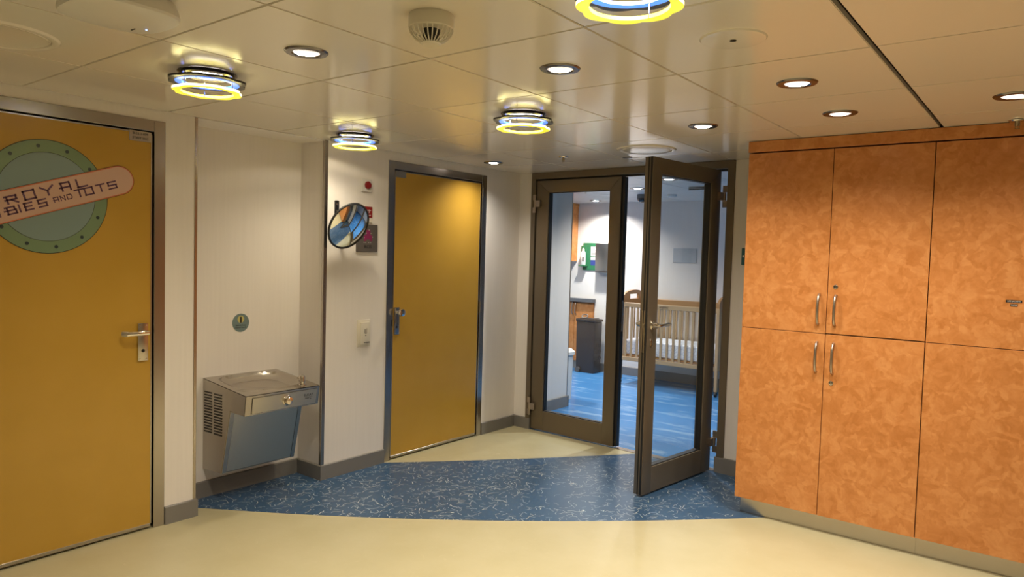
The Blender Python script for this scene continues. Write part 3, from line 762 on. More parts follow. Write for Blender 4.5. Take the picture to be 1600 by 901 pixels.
def petal_ring(bm, r_in, r_out, amp, n_p, z0, z1, N=120, phase=0.0):
    rings = []
    for zz in (z0, z1):
        for inner in (True, False):
            vs = []
            for i in range(N):
                a = 2*PI*i/N
                r = r_in if inner else r_out - amp + amp*abs(math.sin(n_p*(a+phase)/2))*1.0
                vs.append(bm.verts.new((r*math.cos(a), r*math.sin(a), zz)))
            rings.append(vs)
    bi, bo, ti, to = rings
    for i in range(N):
        j = (i+1) % N
        f = bm.faces.new((bi[i], bo[i], bo[j], bi[j])); f.material_index = 0
        f = bm.faces.new((ti[i], ti[j], to[j], to[i])); f.material_index = 1
        f = bm.faces.new((bo[i], to[i], to[j], bo[j])); f.material_index = 2
        f = bm.faces.new((bi[i], bi[j], ti[j], ti[i])); f.material_index = 3
    bmesh.ops.recalc_face_normals(bm, faces=bm.faces[:])
def flower(label, loc, rz):
    t = thing('petal_ceiling_lamp', label, 'ceiling lamp', loc, rz, 'petal-edged ceiling lamps')
    b = bm_new(); lathe(b, [(0.082, 0.0), (0.082, -0.010), (0.090, -0.015), (0.108, -0.012), (0.116, -0.003), (0.116, 0.0)], 48); obj('trim_ring', b, M['ring_dark'], t)
    b = bm_new(); lathe(b, [(0, -0.003), (0.070, -0.004), (0.083, -0.008), (0.083, 0.0), (0, 0.0)], 40); obj('lens', b, M['lamp'], t)
    b = bm_new(); petal_ring(b, 0.100, 0.156, 0.016, 8, -0.040, -0.032)
    up_ = obj('upper_petal_ring', b, [M['petal_dark'], M['petal_dark'], M['petal_dark'], M['petal_blue']], t)
    b = bm_new(); lathe(b, [(0.099, -0.0415), (0.124, -0.0415), (0.124, -0.0405), (0.099, -0.0405)], 48, closed=True); obj('blue_glow_ring', b, M['petal_blue'], t)  # glowing ring stands for the blue-lit underside of the petals
    b = bm_new(); petal_ring(b, 0.103, 0.136, 0.011, 8, -0.080, -0.070, phase=0.2)
    obj('lower_petal_ring', b, [M['petal_yellow'], M['petal_top'], M['petal_top'], M['petal_yellow']], t)
    for k in range(3):
        a = 2*PI*k/3+0.35
        b = bm_new(); cyl(b, 0.0022, -0.080, -0.001, 8, T(0.104*math.cos(a), 0.104*math.sin(a), 0)); obj('rod', b, M['chrome'], t)
    area_light('lamp', t, (0, 0, -0.012), 0.12, P_FLOWER, (1.0, 0.86, 0.62), 160)
flower('petal-edged blue and yellow ceiling lamp above the round porthole door', (-2.845, 1.575, CZ), 0.3)
flower('petal-edged blue and yellow ceiling lamp nearest the mirror', (-3.515, 2.912, CZ), 0.9)
flower('petal-edged blue and yellow ceiling lamp in the middle of the hall ceiling', (-2.206, 2.912, CZ), 0.5)
flower('petal-edged blue and yellow ceiling lamp cut off by the top edge', (-0.90, 1.62, CZ), 1.2)

# smoke detector
sd = thing('smoke_detector', 'cream dome smoke detector with slotted cage', 'smoke detector', (-1.545, 1.565, CZ))
b = bm_new(); lathe(b, [(0, 0), (0.066, 0), (0.0685, -0.006), (0.0685, -0.040), (0.066, -0.043), (0, -0.043)], 40); obj('body', b, M['plastic'], sd)
b = bm_new(); cyl(b, 0.026, -0.078, -0.043, 24); obj('sensor', b, M['black'], sd)
b = bm_new(); lathe(b, [(0, -0.080), (0.027, -0.080), (0.031, -0.084), (0.026, -0.088), (0, -0.088)], 28); obj('cap', b, M['plastic'], sd)
for k in range(26):
    a = 2*PI*k/26
    b = bm_new(); tube(b, [(math.cos(a)*r_, math.sin(a)*r_, z_) for r_, z_ in ((0.066, -0.042), (0.062, -0.055), (0.050, -0.070), (0.030, -0.082))], 0.0021, 5); obj('cage_bar', b, M['plastic'], sd)
# wireless access point
wp = thing('wireless_access_point', 'white rounded wireless access point with small blue light', 'access point', (-2.215, 0.955, CZ), math.radians(0))
b = bm_new()
def squircle(r, z, e=3.2, n=48):
    return [(math.copysign(abs(math.cos(a))**(2/e), math.cos(a))*r, math.copysign(abs(math.sin(a))**(2/e), math.sin(a))*r, z) for a in [2*PI*k/n for k in range(n)]]
rings = [[b.verts.new(p_) for p_ in squircle(r_, z_)] for r_, z_ in ((0.128, 0.0), (0.134, -0.006), (0.143, -0.030), (0.146, -0.046), (0.143, -0.053), (0.134, -0.056), (0.06, -0.058))]
for a_, c_ in zip(rings, rings[1:]):
    for k in range(48): b.faces.new((a_[k], a_[(k+1) % 48], c_[(k+1) % 48], c_[k]))
b.faces.new(rings[-1]); b.faces.new(rings[0][::-1]); bmesh.ops.recalc_face_normals(b, faces=b.faces[:])
obj('housing', b, M['white'], wp)
b = bm_new(); cyl(b, 0.0028, -0.0600, -0.050, 10, T(-0.045, 0.098, 0.001)); obj('status_light', b, M['led'], wp)
b = bm_new(); box(b, -0.088, -0.062, 0.070, 0.074, -0.0590, -0.05); obj('slot', b, M['ink'], wp)
b = bm_new(); tube(b, [(-0.10, -0.05, -0.010), (-0.135, -0.02, -0.008), (-0.165, -0.0, -0.004)], 0.006, 8); obj('cable', b, M['black'], wp)
# flat round plates
pk = thing('ceiling_speaker', 'flat round cream plate with a small dark hole', 'speaker', (-0.875, 2.262, CZ))
b = bm_new(); lathe(b, [(0, -0.0065), (0.090, -0.0065), (0.101, -0.0055), (0.106, 0.0), (0, 0.0)], 64); obj('plate', b, M['ceil'], pk)
b = bm_new(); cyl(b, 0.0105, -0.0085, -0.004, 20); obj('hole', b, M['void'], pk)
ap = thing('air_diffuser', 'large flat round diffuser disc beside the wireless access point', 'diffuser', (-2.965, 0.865, CZ))
b = bm_new(); lathe(b, [(0.165, 0.0), (0.168, -0.006), (0.176, -0.009), (0.190, -0.007), (0.196, 0.0)], 64); obj('rim', b, M['ceil'], ap)
b = bm_new(); lathe(b, [(0, -0.004), (0.14, -0.004), (0.158, -0.006), (0.160, 0.0), (0, 0.0)], 64); obj('disc', b, M['ceil'], ap)
ad = thing('ceiling_disc', 'wide flat round disc above the top of the open glass leaf', 'diffuser', (-2.21, 4.27, CZ))  # flat round disc with a raised rim, set against the ceiling
b = bm_new(); lathe(b, [(0.165, 0.0), (0.168, -0.006), (0.176, -0.009), (0.190, -0.007), (0.196, 0.0)], 64); obj('rim', b, M['ceil'], ad)
b = bm_new(); lathe(b, [(0, -0.009), (0.12, -0.009), (0.150, -0.006), (0.155, 0.0), (0, 0.0)], 64); obj('disc', b, M['ceil'], ad)
b = bm_new(); box(b, -0.03, 0.03, -0.02, 0.02, -0.006, 0.0, 0.002)
obj('ceiling_cover', b, M['base'], loc=(-2.50, 4.545, CZ), label='tiny grey cover on a ceiling joint near the glass doors', cat='cover')
def sprinkler(label, loc):
    t = thing('sprinkler_head', label, 'sprinkler', loc, 0, 'sprinkler heads')
    b = bm_new(); lathe(b, [(0, 0), (0.031, 0), (0.036, -0.003), (0.033, -0.008), (0.012, -0.012), (0, -0.012)], 28); obj('escutcheon', b, M['chrome'], t)
    b = bm_new(); lathe(b, [(0, -0.010), (0.010, -0.010), (0.007, -0.020), (0.006, -0.030), (0, -0.030)], 16)
    tube(b, [(-0.009, 0, -0.012), (-0.010, 0, -0.025), (-0.004, 0, -0.040)], 0.002, 6); tube(b, [(0.009, 0, -0.012), (0.010, 0, -0.025), (0.004, 0, -0.040)], 0.002, 6)
    obj('frame_arm', b, M['brass'], t)
    b = bm_new(); cyl(b, 0.011, -0.042, -0.040, 16); obj('deflector', b, M['brass'], t)
sprinkler('chrome sprinkler head in front of the fixed glass leaf', (-2.885, 4.30, CZ))
sprinkler('chrome sprinkler head over the tall orange cupboards', (-0.205, 4.215, CZ))
sprinkler('sprinkler head on the nursery ceiling behind the fixed glass leaf', (-4.091, 6.544, NZ))

# =================================================================== WALL THINGS, LEFT
def on_left(name, label, cat, y, z, x=XL, group=None): return thing(name, label, cat, (x, y, z), HALF, group)
# drinking fountain; local x = world y - 2.265, y into wall, wall face at 0
FW_, FDp = 0.510, 0.470
fo = on_left('drinking_fountain', 'stainless wall-hung drinking fountain with louvred side', 'drinking fountain', 2.265, 0.0, RX)
zf, zb_ = 0.694, 0.741       # front and back heights of the top
b = bm_new()
prism(b, [(-0.001, 0.181), (-0.001, 0.715), (-0.300, 0.66), (-0.300, 0.585), (-0.210, 0.190)], 'x', 0.001, FW_-0.001)
obj('housing', b, M['steel_h'], fo)
# upper cabinet with basin
b = bm_new()
N1, N2 = 15, 15
def ztop(x, y):   # y<0 outwards
    base = zb_ + (zf-zb_)*(-y)/FDp
    u_ = (x-FW_/2)/(FW_/2-0.035); v_ = (-y-0.225)/0.185
    r = (abs(u_)**3.2 + abs(v_)**3.2)**(1/3.2)
    dip = 0.0 if r >= 1 else -0.026*min(1, (1-r)*4.0)**0.7 - 0.012*(1-r)
    lip = 0.007*math.exp(-((r-1.03)/0.05)**2) if r > 0.95 else 0
    return base + dip + lip
NX_, NY_ = 56, 48
grid = [[b.verts.new((FW_*i/NX_, -FDp*j/NY_, ztop(FW_*i/NX_, -FDp*j/NY_))) for j in range(NY_+1)] for i in range(NX_+1)]
for i in range(NX_):
    for j in range(NY_): b.faces.new((grid[i][j], grid[i][j+1], grid[i+1][j+1], grid[i+1][j]))
obj('basin_top', b, M['steel_h'], fo)
b = bm_new()
zl, LEAN = 0.575, 0.016
side = [(-0.002, zb_-0.004), (-FDp, zf-0.004), (-FDp+LEAN, zl), (-0.300, 0.585), (-0.002, 0.585)]
prism(b, side, 'x', 0.0, 0.003); prism(b, side, 'x', FW_-0.003, FW_)
prism(b, [(-FDp, zf-0.004), (-FDp+0.004, zf-0.004), (-FDp+LEAN+0.004, zl), (-FDp+LEAN, zl)], 'x', 0.0, FW_)
box(b, 0.003, FW_-0.003, -FDp+LEAN+0.004, -0.28, zl+0.001, zl+0.006)
obj('upper_cabinet', b, M['steel_h'], fo)
def lean(z): return -FDp + LEAN*(zf-0.004-z)/(zf-0.004-zl)
b = bm_new(); za, zc = zl+0.006, zf-0.016; prism(b, [(lean(zc)-0.0012, zc), (lean(zc)+0.002, zc), (lean(za)+0.002, za), (lean(za)-0.0012, za)], 'x', 0.041, FW_-0.021); obj('panel_reveal', b, M['ink'], fo)
b = bm_new(); za, zc = zl+0.008, zf-0.018; prism(b, [(lean(zc)-0.0050, zc), (lean(zc)+0.001, zc), (lean(za)+0.001, za), (lean(za)-0.0050, za)], 'x', 0.0435, FW_-0.0235); fp_ = obj('front_panel', b, M['steel_p'], fo)
b = bm_new(); lathe(b, [(0, 0), (0.032, 0), (0.0325, 0.005), (0.028, 0.010), (0.025, 0.028), (0.021, 0.033), (0, 0.034)], 28, T(0.275, lean(0.632)-0.004, 0.632) @ Rx(HALF)); obj('push_button', b, M['chrome'], fo)
b = bm_new(); text_bm(b, 'ELKAY', 0.0205, 0.428, 0.645, lean(0.645)-0.0056, depth=0.0005, sx=1.15)
box(b, 0.400, 0.458, lean(.632)-0.0060, lean(.632)-0.0040, 0.6320, 0.6335); box(b, 0.404, 0.436, lean(.624)-0.0060, lean(.624)-0.0040, 0.6225, 0.6262)
text_bm(b, 'v', 0.020, 0.445, 0.620, lean(0.620)-0.0060, depth=0.0005)
obj('lettering', b, M['ink'], fp_)
# sloping lower panel
b = bm_new(); prism(b, [(-0.292, 0.586), (-0.306, 0.586), (-0.216, 0.190), (-0.202, 0.190)], 'x', 0.004, 0.030); obj('side_flange', b, M['steel_h'], fo); b = bm_new(); prism(b, [(-0.292, 0.586), (-0.306, 0.586), (-0.216, 0.190), (-0.202, 0.190)], 'x', FW_-0.030, FW_-0.004)
obj('side_flange', b, M['steel_h'], fo)
b = bm_new(); prism(b, [(-0.290, 0.584), (-0.3035, 0.584), (-0.2155, 0.196), (-0.202, 0.196)], 'x', 0.0325, FW_-0.0325); obj('lower_panel', b, M['steel_p'], fo)
b = bm_new(); prism(b, [(-0.290, 0.585), (-0.3020, 0.585), (-0.2135, 0.193), (-0.202, 0.193)], 'x', 0.0305, FW_-0.0305); obj('panel_reveal', b, M['ink'], fo)
M['louvre'] = M['ink']
for c0, c1 in ((-0.103, -0.018), (-0.217, -0.128)):
    c0, c1 = -c1 if c1 > 0 else c1, c0
    for k in range(15):
        z_ = 0.664 - 0.0172*k
        b = bm_new(); prism(b, [(c0, z_), (c0, z_-0.0085), (c1, z_-0.0085+0.002), (c1, z_+0.002)], 'x', -0.0012, 0.0015); obj('louvre_slot', b, M['ink'], fo, smooth=False)
b = bm_new(); lathe(b, [(0, -0.006), (0.030, -0.006), (0.028, 0.010), (0.017, 0.015), (0.017, 0.024), (0.021, 0.029), (0.0205, 0.056), (0.015, 0.066), (0, 0.069)], 24, T(0.425, -0.405, zf-0.002))
tube(b, [(0.425, -0.405, zf+0.044), (0.408, -0.390, zf+0.050), (0.402, -0.384, zf+0.048)], [0.009, 0.008, 0.006], 10)
obj('spout', b, M['chrome'], fo)
# round sticker
st_ = on_left('round_sticker', 'small round teal sticker above the drinking fountain', 'sticker', 2.514, 1.065, RX)
b = bm_new(); disc(b, 0.0585, 0.0, 0.0015, 40); obj('backing', b, mat('sticker_teal', (0.16, 0.23, 0.24), 0.4), st_)
b = bm_new(); disc(b, 0.023, 0.0015, 0.0019, 28, 0.0, 0.022); obj('yellow_dot', b, mat('sticker_yellow', (0.55, 0.50, 0.18), 0.4), st_)
b = bm_new(); box(b, -0.006, 0.006, -0.0024, -0.0019, 0.0, 0.028); disc(b, 0.006, 0.0019, 0.0024, 14, 0, 0.033)
text_bm(b, 'Save it from', 0.0145, 0, -0.016, -0.0018, depth=0.0003); text_bm(b, 'wasted hands', 0.0145, 0, -0.030, -0.0018, depth=0.0003)
obj('lettering', b, M['ink'], st_)
# convex mirror
cm = on_left('convex_mirror', 'round convex safety mirror with black rim on the cream wall', 'mirror', 3.155, 1.70)
TILT = Rz(math.radians(2.9)) @ Rx(math.radians(24.9)); MP = T(-0.100, -0.125, 0.004)
mrad = 0.158
FACE = MP @ TILT @ Rx(HALF)      # local z of the lathe looks out along -y, tilted down
Rs = 0.52
prof = []
for k in range(15):
    r_ = mrad*k/14; prof.append((r_, math.sqrt(Rs*Rs-r_*r_) - math.sqrt(Rs*Rs-mrad*mrad)))
b = bm_new(); lathe(b, prof, 64, FACE); obj('mirror_face', b, M['mirror'], cm)
b = bm_new(); lathe(b, [(mrad-0.004, 0.004), (mrad+0.001, 0.007), (mrad+0.007, 0.004), (mrad+0.008, -0.004), (mrad+0.003, -0.010), (mrad-0.006, -0.006)], 64, FACE, closed=True); obj('rim', b, M['black'], cm)
b = bm_new(); lathe(b, [(0, -0.030), (0.08, -0.026), (mrad-0.002, -0.006), (mrad-0.002, -0.002), (0, -0.002)], 48, FACE); obj('back_shell', b, M['blackmetal'], cm)
b = bm_new()
box(b, -0.122, -0.088, -0.006, 0.0, 0.070, 0.176, 0.006, seg=2)
tube(b, [(-0.105, -0.006, 0.085), (-0.105, -0.035, 0.070), (-0.103, -0.075, 0.035), (-0.100, -0.100, 0.005)], 0.010, 8)
obj('wall_bracket', b, M['blackmetal'], cm)
for z_ in (0.150, 0.105):
    b = bm_new(); lathe(b, [(0, 0), (0.0085, 0), (0.007, 0.004), (0, 0.005)], 14, T(-0.105, -0.006, z_) @ Rx(HALF)); obj('bolt', b, M['chrome'], cm)
# call point, red sign, touch panel, card switch
cp = on_left('call_button', 'white square plate with round red button', 'button', 3.300, 1.998)
b = bm_new(); box(b, -0.045, 0.045, -0.014, 0.0, -0.045, 0.045, 0.006, seg=2); obj('plate', b, M['white'], cp)
b = bm_new(); lathe(b, [(0, 0), (0.026, 0), (0.026, 0.010), (0.022, 0.016), (0, 0.019)], 28, T(0.004, -0.014, 0.002) @ Rx(HALF)); obj('button_cap', b, M['red'], cp)
rs = on_left('red_notice', 'small red square notice partly behind the convex mirror', 'sign', 3.318, 1.812)
b = bm_new(); box(b, -0.036, 0.036, -0.012, 0.0, -0.036, 0.040, 0.002); obj('board', b, M['red'], rs)
b = bm_new(); box(b, -0.012, 0.022, -0.0128, -0.0118, 0.012, 0.017); box(b, -0.018, 0.020, -0.0128, -0.0118, -0.022, -0.017); box(b, 0.004, 0.009, -0.0128, -0.0118, -0.004, 0.020); obj('marks', b, M['white'], rs)
b = bm_new(); box(b, -0.028, 0.036, -0.010, 0.0, -0.070, -0.038, 0.002); obj('lower_box', b, M['plastic'], rs)
tp = on_left('access_panel', 'taupe square panel with magenta symbols behind the mirror', 'panel', 3.312, 1.632)
b = bm_new(); box(b, -0.095, 0.093, -0.014, 0.0, -0.096, 0.096, 0.003); obj('plate', b, M['greyplate'], tp)
b = bm_new(); box(b, -0.012, 0.024, -0.0148, -0.0138, -0.008, 0.058); box(b, -0.034, -0.012, -0.0148, -0.0138, -0.020, 0.020); box(b, 0.024, 0.040, -0.0148, -0.0138, -0.02, 0.022); obj('symbols', b, M['magenta'], tp)
b = bm_new()
for sx_, sz_ in ((0.012, 0.058), (-0.012, 0.035), (0.030, 0.035), (0.044, 0.010), (-0.03, 0.004), (-0.032, -0.030), (-0.018, -0.030), (0.010, -0.030), (0.028, -0.030)): box(b, sx_-0.003, sx_+0.003, -0.0152, -0.0140, sz_-0.0018, sz_+0.0018)
obj('marks', b, M['white'], tp)
b = bm_new(); text_bm(b, 'RCIS', 0.030, 0.004, -0.060, -0.0146, depth=0.0006, sx=1.1); obj('lettering', b, M['ink'], tp)
sw = on_left('card_switch', 'cream upright key card switch on the wall beside the yellow door', 'switch', 3.300, 0.966)
b = bm_new(); box(b, -0.058, 0.058, -0.008, 0.0, -0.095, 0.095, 0.003, seg=2); obj('plate', b, M['plastic'], sw)
b = bm_new(); box(b, -0.038, 0.042, -0.022, -0.006, -0.077, 0.078, 0.004, seg=2); obj('card_holder', b, M['plastic'], sw)
b = bm_new(); box(b, -0.012, 0.040, -0.024, -0.020, -0.067, -0.062); box(b, -0.006, -0.001, -0.0228, -0.0218, 0.000, 0.030); box(b, 0.010, 0.013, -0.0228, -0.0218, 0.002, 0.034); box(b, -0.004, 0.013, -0.0228, -0.0218, -0.001, 0.002); disc(b, 0.0045, 0.0218, 0.0228, 12, 0.004, -0.014); obj('marks', b, M['ink'], sw)

# teal switch plate by the cupboards
tw = thing('teal_wall_plate', 'teal wall plate half hidden behind the orange cupboards', 'plate', dw(2.118, 0, 1.577), DU)
b = bm_new(); box(b, -0.045, 0.045, -0.010, 0.0, -0.060, 0.060, 0.003); obj('plate', b, M['teal'], tw)
b = bm_new(); box(b, -0.036, -0.024, -0.0108, -0.0098, -0.006, 0.010); obj('marks', b, M['white'], tw)

# =================================================================== TALL CUPBOARDS
CY = 4.26       # door faces
SEAMS = [-1.52, -1.039, -0.545, -0.052, 0.441, 0.934, 1.427, 1.92]
ZS = (0.104, 1.147, 2.190)
hb = bm_new()
pts = [(0, 0.004, -0.083), (0, -0.010, -0.083), (0, -0.022, -0.072), (0, -0.030, -0.045), (0, -0.033, 0.0), (0, -0.030, 0.045), (0, -0.022, 0.072), (0, -0.010, 0.083), (0, 0.004, 0.083)]
tube(hb, pts, [0.008]*9, 12)
hmesh = bpy.data.meshes.new('bow_handle'); hb.to_mesh(hmesh); hb.free(); hmesh.materials.append(M['hinge']); hmesh.shade_smooth()
def cupboard(label, x0, xm, x1, furn, gap_r=0.003):
    r = thing('tall_cupboard', label, 'cupboard', (x0, CY, 0), 0, 'tall orange cupboards')
    W_ = x1-x0; mid = xm-x0
    b = bm_new(); box(b, 0.002, W_-0.001, 0.0235, 0.42, 0.100, 2.192); obj('carcass', b, M['ink'], r, smooth=False)
    b = bm_new(); box(b, 0.0, 0.003, 0.022, 0.42, 0.100, 2.192); obj('side_panel', b, M['wood'], r, smooth=False)
    b = bm_new(); box(b, 0.022 if furn else 0.0005, W_, 0.050, 0.060, 0.0, 0.100); obj('toe_kick', b, M['steel_h'], r, smooth=False)
    for side in (0, 1):
        for row in (0, 1):
            a0, a1 = (0.0015, mid-0.0015) if side == 0 else (mid+0.002, W_-gap_r)
            z0, z1 = (ZS[0], ZS[1]-0.0015) if row == 0 else (ZS[1]+0.002, ZS[2]-0.002)
            if side == 1 and row == 1: z0 += 0.003; 
            b = bm_new(); box(b, a0, a1, 0.0, 0.021, z0, z1, 0.0012)
            d_ = obj('cupboard_door', b, M['wood'], r)
            if furn:
                hx_ = (mid-0.042) if side == 0 else (mid+0.046)
                hz = 1.284 if row == 1 else 1.012
                h_o = bpy.data.objects.new('handle', hmesh); COL.objects.link(h_o); h_o.parent = d_; h_o.location = (hx_, 0, hz)
                if side == 1:
                    lz = 1.416 if row == 1 else 0.872
                    b = bm_new(); lathe(b, [(0, 0.002), (0.006, 0.002), (0.0075, 0.004), (0.012, 0.003), (0.013, 0.0), (0, 0.0)], 22, T(mid+0.042, 0, lz) @ Rx(HALF)); box(b, mid+0.0412, mid+0.0428, -0.0042, -0.001, lz-0.005, lz+0.005)
                    obj('lock', b, M['steel_h'], d_)
    return r
cA = cupboard('tall orange mottled cupboard with four bow-handled doors, nearest the glass door', *SEAMS[0:3], True, 0.003)
cB = cupboard('tall orange mottled cupboard with a black label strip on its upper door', *SEAMS[2:5], False)
cC = cupboard('tall orange mottled cupboard outside the view beyond the labelled one', *SEAMS[4:7], False)
b = bm_new(); box(b, SEAMS[0]-0.004, SEAMS[6], CY, CY+0.42, 2.196, CZ-0.003, 0.001); struct('trim_5', b, M['wood'], smooth=False)
for (cx_, cz_, w_, tx) in ((-0.1765, 1.386, 0.066, 'LIFE JACKETS'), (-0.1755, 1.367, 0.030, 'SLING')):
    t_ = thing('label_strip', 'black label strip with white letters reading ' + tx.lower(), 'label', (cx_, CY, cz_), 0, 'label strips on the cupboard')
    b = bm_new(); box(b, -w_/2, w_/2, -0.0012, 0.0, -0.0065, 0.0065); obj('tape', b, M['ink'], t_, smooth=False)
    b = bm_new(); text_bm(b, tx, 0.0095, 0, 0, -0.0015, depth=0.0002, sx=0.95); obj('lettering', b, M['white'], t_, smooth=False)

# =================================================================== NURSERY
# crib
cr = thing('crib', 'pale beech slatted crib with white mattress behind the glass doors', 'crib', (-4.25, 7.70, 0))
CL, CD = 1.25, 0.575
def rail(nm, y0, y1, z0, z1, m='cribwood'):
    b = bm_new(); box(b, 0.03, CL-0.03, y0, y1, z0, z1, 0.004); return obj(nm, b, M[m], cr)
rf_ = rail('front_top_rail', -0.012, 0.022, 0.945, 1.000)
rail('front_bottom_rail', -0.010, 0.020, 0.290, 0.340); rail('back_top_rail', CD-0.02, CD+0.012, 0.945, 1.030, 'cribwood2'); rail('back_bottom_rail', CD-0.02, CD+0.010, 0.290, 0.340)
for k in range(15):
    x_ = 0.075 + k*0.0785
    for yy in (-0.001, CD-0.010):
        b = bm_new(); box(b, x_-0.015, x_+0.015, yy, yy+0.011, 0.335, 0.950, 0.002); obj('slat', b, M['cribwood'], cr)
for ex in (0.0, CL-0.03):
    b = bm_new()
    arch = [(-0.01, 0.93), (CD+0.01, 0.93)] + [(CD+0.01, 1.02)] + [(CD*0.5 + CD*0.53*math.cos(a), 1.02 + 0.125*math.sin(a)**0.8) for a in [PI*k/16 for k in range(1, 16)]] + [(-0.01, 1.02)]
    lo_ = [p for p in arch]
    # arch with a hand-hole: build as four pieces round the opening
    h0, h1, hz0, hz1 = 0.17, 0.40, 1.035, 1.095
    def ztopf(y): 
        c = max(-1, min(1, (y-CD*0.5)/(CD*0.53))); return 1.02 + 0.125*max(0, math.sqrt(1-c*c))**0.8
    def piece(ya, yb, zlo, zhi=None, n=8):
        ys = [ya+(yb-ya)*k/n for k in range(n+1)]
        pts_ = [(y, zlo) for y in (ya, yb)] + ([(y, ztopf(y)) for y in reversed(ys)] if zhi is None else [(yb, zhi), (ya, zhi)])
        prism(b, pts_, 'x', ex, ex+0.03)
    piece(-0.01, h0, 0.96); piece(h1, CD+0.01, 0.96); piece(h0, h1, hz1); piece(h0, h1, 0.96, hz0)
    obj('arched_headboard', b, M['cribwood2'], cr)
    for yy in (-0.02, CD-0.022):
        b = bm_new(); box(b, ex, ex+0.036, yy, yy+0.042, 0.06, 1.00, 0.004); obj('leg', b, M['cribwood'], cr)
        b = bm_new(); cyl(b, 0.026, -0.011, 0.011, 18, T(ex+0.018, yy+0.02, 0.028) @ Ry(HALF)); box(b, ex+0.004, ex+0.032, yy+0.008, yy+0.032, 0.030, 0.064); obj('caster', b, M['black'], cr)
    for k in range(6):
        y_ = 0.08+k*0.083
        b = bm_new(); box(b, ex+0.010, ex+0.020, y_-0.014, y_+0.014, 0.335, 0.965, 0.002); obj('end_slat', b, M['cribwood'], cr)
    b = bm_new(); box(b, ex+0.004, ex+0.028, 0.02, CD-0.02, 0.290, 0.340, 0.003); obj('end_bottom_rail', b, M['cribwood'], cr)
b = bm_new(); box(b, 0.035, CL-0.035, 0.025, CD-0.028, 0.345, 0.360); obj('mattress_board', b, M['cribwood2'], cr)
b = bm_new(); text_bm(b, 'angeles', 0.040, 0.575, 0.973, -0.0128, depth=0.0005); obj('lettering', b, M['ink'], rf_)
mt = mat('quilted_white_cloth', (0.72, 0.74, 0.78), 0.7); tq = NT(mt)
vq = tq.coords((1, 1, 1)); nq = tq.n('ShaderNodeTexVoronoi', i_Scale=26.0); nq.feature = 'DISTANCE_TO_EDGE'; tq.l(vq, nq.inputs['Vector'])
tq.l(tq.ramp(nq.outputs['Distance'], [(0.02, (0.45, 0.50, 0.60)), (0.08, (0.74, 0.76, 0.80))]), tq.b.inputs['Base Color'])
b = bm_new(); box(b, -0.58, 0.58, -0.250, 0.250, 0.0, 0.185, 0.03, seg=3)
obj('crib_mattress', b, mt, loc=(-4.25+CL/2, 7.70+CD/2, 0.361), label='white patterned mattress lying inside the beech crib', cat='mattress')

# hamper
hm = thing('hamper', 'dark brown tall lidded bin in front of the nursery counter', 'bin', (-5.10, 8.03, 0))
M['hamper'] = mat('dark_brown_plastic', (0.045, 0.033, 0.028), 0.4)
b = bm_new(); 
vs_ = box(b, 0.0, 0.29, 0.0, 0.195, 0.0, 0.68, 0.015, seg=2)
for v in b.verts:
    k_ = (0.68-v.co.z)/0.68; v.co.x = 0.145 + (v.co.x-0.145)*(1-0.06*k_); v.co.y = 0.0975 + (v.co.y-0.0975)*(1-0.06*k_)
obj('body', b, M['hamper'], hm)
b = bm_new(); box(b, -0.006, 0.296, -0.006, 0.201, 0.680, 0.715, 0.010, seg=2); box(b, 0.03, 0.26, 0.03, 0.165, 0.712, 0.726, 0.006); obj('lid', b, M['hamper'], hm)
for i in range(3):
    for j in range(5):
        b = bm_new(); lathe(b, [(0.020, 0.0), (0.023, 0.004), (0.028, 0.004), (0.031, 0.0)], 18, T(0.284, 0.04+i*0.058, 0.20+j*0.085) @ Ry(HALF)); obj('embossed_ring', b, M['hamper'], hm)
b = bm_new(); tube(b, [(0.07+0.045*math.cos(a), 0.10+0.02*math.sin(a), 0.745+0.022*math.sin(a)) for a in [2*PI*k/20 for k in range(21)]], 0.007, 8, cap=False); obj('lid_loop', b, M['base'], hm)
b = bm_new(); cyl(b, 0.035, -0.012, 0.012, 22, T(0.045, -0.006, 0.035) @ Rx(HALF)); obj('wheel', b, M['greyplate'], hm)
# white bin
wbn = thing('white_bin', 'slim white round-lidded bin beyond the partition end', 'bin', (-4.225, 6.42, 0))
b = bm_new(); lathe(b, [(0, 0), (0.092, 0), (0.105, 0.48), (0, 0.48)], 32); obj('body', b, M['white'], wbn)
b = bm_new(); lathe(b, [(0.108, 0.478), (0.122, 0.485), (0.122, 0.515), (0.085, 0.545), (0, 0.556)], 32); obj('lid', b, M['white'], wbn)
# base counter
bc = thing('base_cupboard', 'low orange nursery cupboard under a grey worktop', 'cupboard', (-6.40, 8.27, 0))
b = bm_new(); box(b, 0, 1.41, 0.0215, 0.0295, 0.10, 0.918); obj('carcass', b, M['wood'], bc, smooth=False)
b = bm_new(); box(b, 0, 1.41, 0.010, 0.0295, 0.0, 0.10); obj('plinth', b, M['base'], bc, smooth=False)
for k in range(3):
    x0_ = 0.0+k*0.37 + (0 if k < 3 else 0)
    b = bm_new(); box(b, 0.0015+[0, 0.36, 0.725, 1.113][k], [0.36, 0.725, 1.113][k]-0.0015, 0, 0.021, 0.11, 0.905, 0.001); d_ = obj('cupboard_door', b, M['wood'], bc)
    h_o = bpy.data.objects.new('handle', hmesh); COL.objects.link(h_o); h_o.parent = d_; h_o.location = ([0.33, 0.69, 1.087][k], 0, 0.83)
b = bm_new(); box(b, 1.1145, 1.409, 0, 0.021, 0.11, 0.905, 0.001); d_ = obj('cupboard_door', b, M['wood'], bc)
h_o = bpy.data.objects.new('handle', hmesh); COL.objects.link(h_o); h_o.parent = d_; h_o.location = (1.139, 0, 0.83)
b = bm_new(); box(b, -6.395, -4.972, 8.235, 8.2995, 0.9215, 0.972, 0.004); obj('worktop', b, mat('grey_laminate', (0.11, 0.115, 0.125), 0.4), label='grey worktop on the low orange nursery cupboard', cat='worktop')
